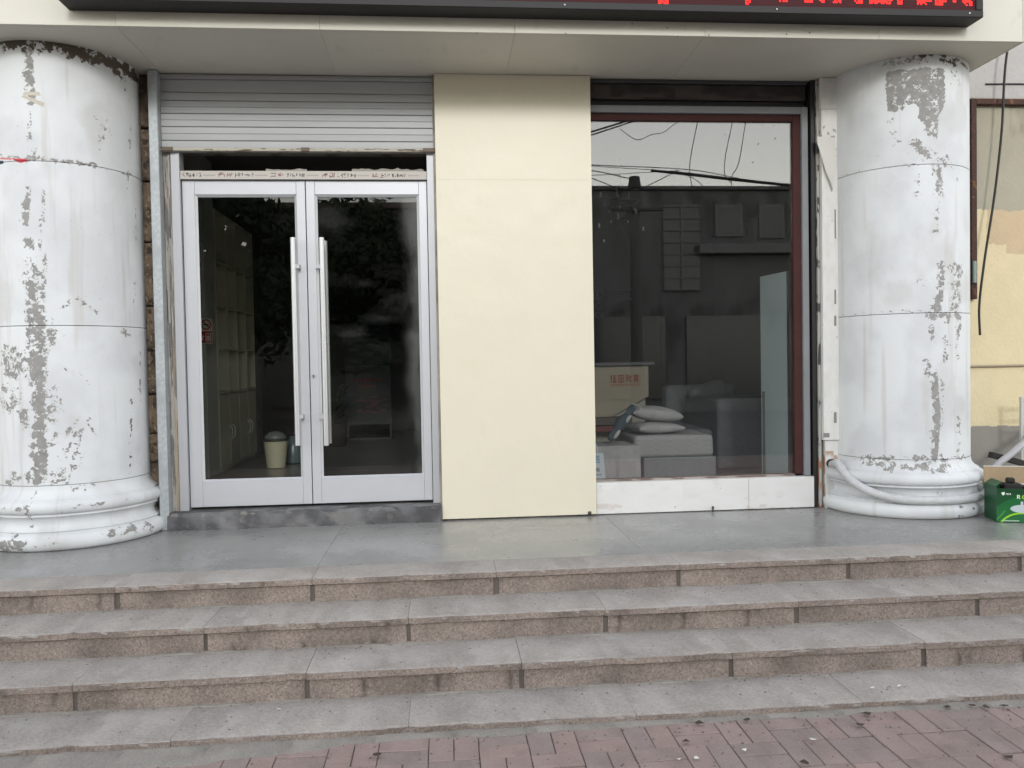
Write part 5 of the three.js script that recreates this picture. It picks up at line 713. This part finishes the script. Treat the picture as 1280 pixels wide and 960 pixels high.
function tree(label, x, z, h, crown, rad, n, seed) {
  seedState = seed; const t = thing('street_tree', label, 'tree', 'trees along the far kerb'); t.position.set(x, GROUND, z);
  const bark = M({ color: [0.07, 0.055, 0.042], roughness: 0.95 }); const limbs = []; const tr = new THREE.CylinderGeometry(0.1, 0.17, crown, 12); tr.translate(0, crown / 2, 0); limbs.push(tr);
  for (let i = 0; i < 7; i++) { const a = i * 0.9 + rnd(); limbs.push(tube([[0, crown - 0.5, 0], [Math.cos(a) * rad * 0.3, crown + 0.6, Math.sin(a) * rad * 0.3], [Math.cos(a) * rad * 0.7, crown + rr(0.8, h - crown - 0.6), Math.sin(a) * rad * 0.7]], 0.05, 10, 6)); }
  part('trunk', merge(limbs), bark, t);
  const P = [], cy = (crown + h) / 2 - 0.3, ry = (h - crown) / 2 + 0.6; const cl = []; for (let i = 0; i < 46; i++) { let q; do { q = [rr(-1, 1), rr(-1, 1), rr(-1, 1)]; } while (q[0] ** 2 + q[1] ** 2 + q[2] ** 2 > 1); cl.push([q[0] * rad * 0.85, cy + q[1] * ry * 0.85, q[2] * rad * 0.85, rr(0.5, 0.95)]); }
  const v = new THREE.Vector3(); for (let i = 0; i < n; i++) { const c = cl[Math.floor(rnd() * cl.length)]; let q; do { q = [rr(-1, 1), rr(-1, 1), rr(-1, 1)]; } while (q[0] ** 2 + q[1] ** 2 + q[2] ** 2 > 1); const x0 = c[0] + q[0] * c[3], y0 = c[1] + q[1] * c[3] * 0.8, z0 = c[2] + q[2] * c[3], s = rr(0.07, 0.13); const a = new THREE.Vector3(rr(-1, 1), rr(-1, 1), rr(-1, 1)).normalize(), b = new THREE.Vector3(rr(-1, 1), rr(-1, 1), rr(-1, 1)).cross(a).normalize(); for (const [e, f] of [[-1, 0], [0, -0.5], [1, 0], [-1, 0], [1, 0], [0, 0.5]]) P.push(x0 + (a.x * e + b.x * f) * s, y0 + (a.y * e + b.y * f) * s, z0 + (a.z * e + b.z * f) * s); }
  const g = new THREE.BufferGeometry(); g.setAttribute('position', new THREE.Float32BufferAttribute(P, 3)); g.computeVertexNormals(); part('crown', g, M({ color: [0.035, 0.06, 0.022], roughness: 0.8, side: THREE.DoubleSide }), t);
}
tree('leafy street tree mirrored in the glass doors, across from the brick pier', -4.7, 9.4, 5.6, 1.9, 2.5, 8500, 77);
tree('leafy street tree mirrored in the glass doors, across from the cream panel', -2.3, 16.5, 6.4, 1.9, 2.7, 17000, 91);
// ---------------------------------------------------------------- litter
{
  const dry = M({ color: [0.05, 0.038, 0.028], roughness: 0.9 }), wht = M({ color: [0.62, 0.62, 0.6], roughness: 0.8 });
  const leaf = (px, py, y, s, m, name, label, cat, group) => { const p = onY(px, py, y); const P = [], n = 5; for (let i = 0; i < n; i++) { const a = i / n * 6.283; P.push([Math.cos(a) * s * (0.6 + 0.5 * rnd()), 0.003 + 0.008 * rnd(), Math.sin(a) * s * (0.5 + 0.4 * rnd())]); } const V = []; for (let i = 1; i < n - 1; i++) V.push(...P[0], ...P[i + 1], ...P[i]); const g = new THREE.BufferGeometry(); g.setAttribute('position', new THREE.Float32BufferAttribute(V, 3)); g.computeVertexNormals(); m.side = THREE.DoubleSide; const o = single(name, g, m, label, cat, group); o.position.set(p.x, y + 0.003, p.z); };
  for (const [px, py] of [[472, 946], [874, 906], [934, 902], [1083, 894], [857, 929], [1185, 886], [1215, 884], [1233, 886], [1256, 885], [1075, 908], [1006, 956], [1260, 948]]) leaf(px, py, GROUND + 0.002, 0.022, dry, 'dead_leaf', 'curled brown dead leaf lying on the brick pavement', 'leaf', 'dead leaves on the pavement');
  for (const [px, py, s] of [[1016, 927, 0.02], [930, 940, 0.014], [871, 950, 0.016], [848, 952, 0.01]]) leaf(px, py, GROUND + 0.002, s, wht, 'paper_scrap', 'tiny white paper scrap on the brick pavement', 'litter', 'paper scraps on the pavement');
  for (const [px, py] of [[1090, 862], [1124, 860], [349, 889]]) leaf(px, py, -3 * RISE + 0.001, 0.012, wht, 'paper_scrap', 'tiny white paper scrap on the lowest step', 'litter', 'paper scraps on the lowest step');
}

{ // grit swept against the foot of the steps and into their corners
  const g = new THREE.IcosahedronGeometry(0.0035, 0), n = 900, im = new THREE.InstancedMesh(g, M({ color: [0.16, 0.14, 0.12], roughness: 0.95 }), n), q = new THREE.Object3D(); seedState = 4242;
  for (let i = 0; i < n; i++) { const k = Math.floor(rnd() * 5), x = rr(-3, 4); let y, z; if (k < 2) { y = GROUND + 0.0; z = 2.34 + Math.abs(rr(0, 1) * rr(0, 1)) * 0.7; } else { const s = k - 2; y = -(s + 1) * RISE + 0.001; z = ZP + s * T - 0.01 + rr(0, 1) ** 3 * 0.25; } q.position.set(x, y, z); q.rotation.set(rnd() * 6, rnd() * 6, 0); q.scale.set(rr(0.5, 1.8), rr(0.4, 1), rr(0.5, 1.6)); q.updateMatrix(); im.setMatrixAt(i, q.matrix); }
  im.name = 'grit'; im.userData = { kind: 'stuff', label: 'fine dark grit scattered on steps and pavement', category: 'grit' }; scene.add(im);
}
renderer.setSize(1024, 768);
renderer.render(scene, camera);
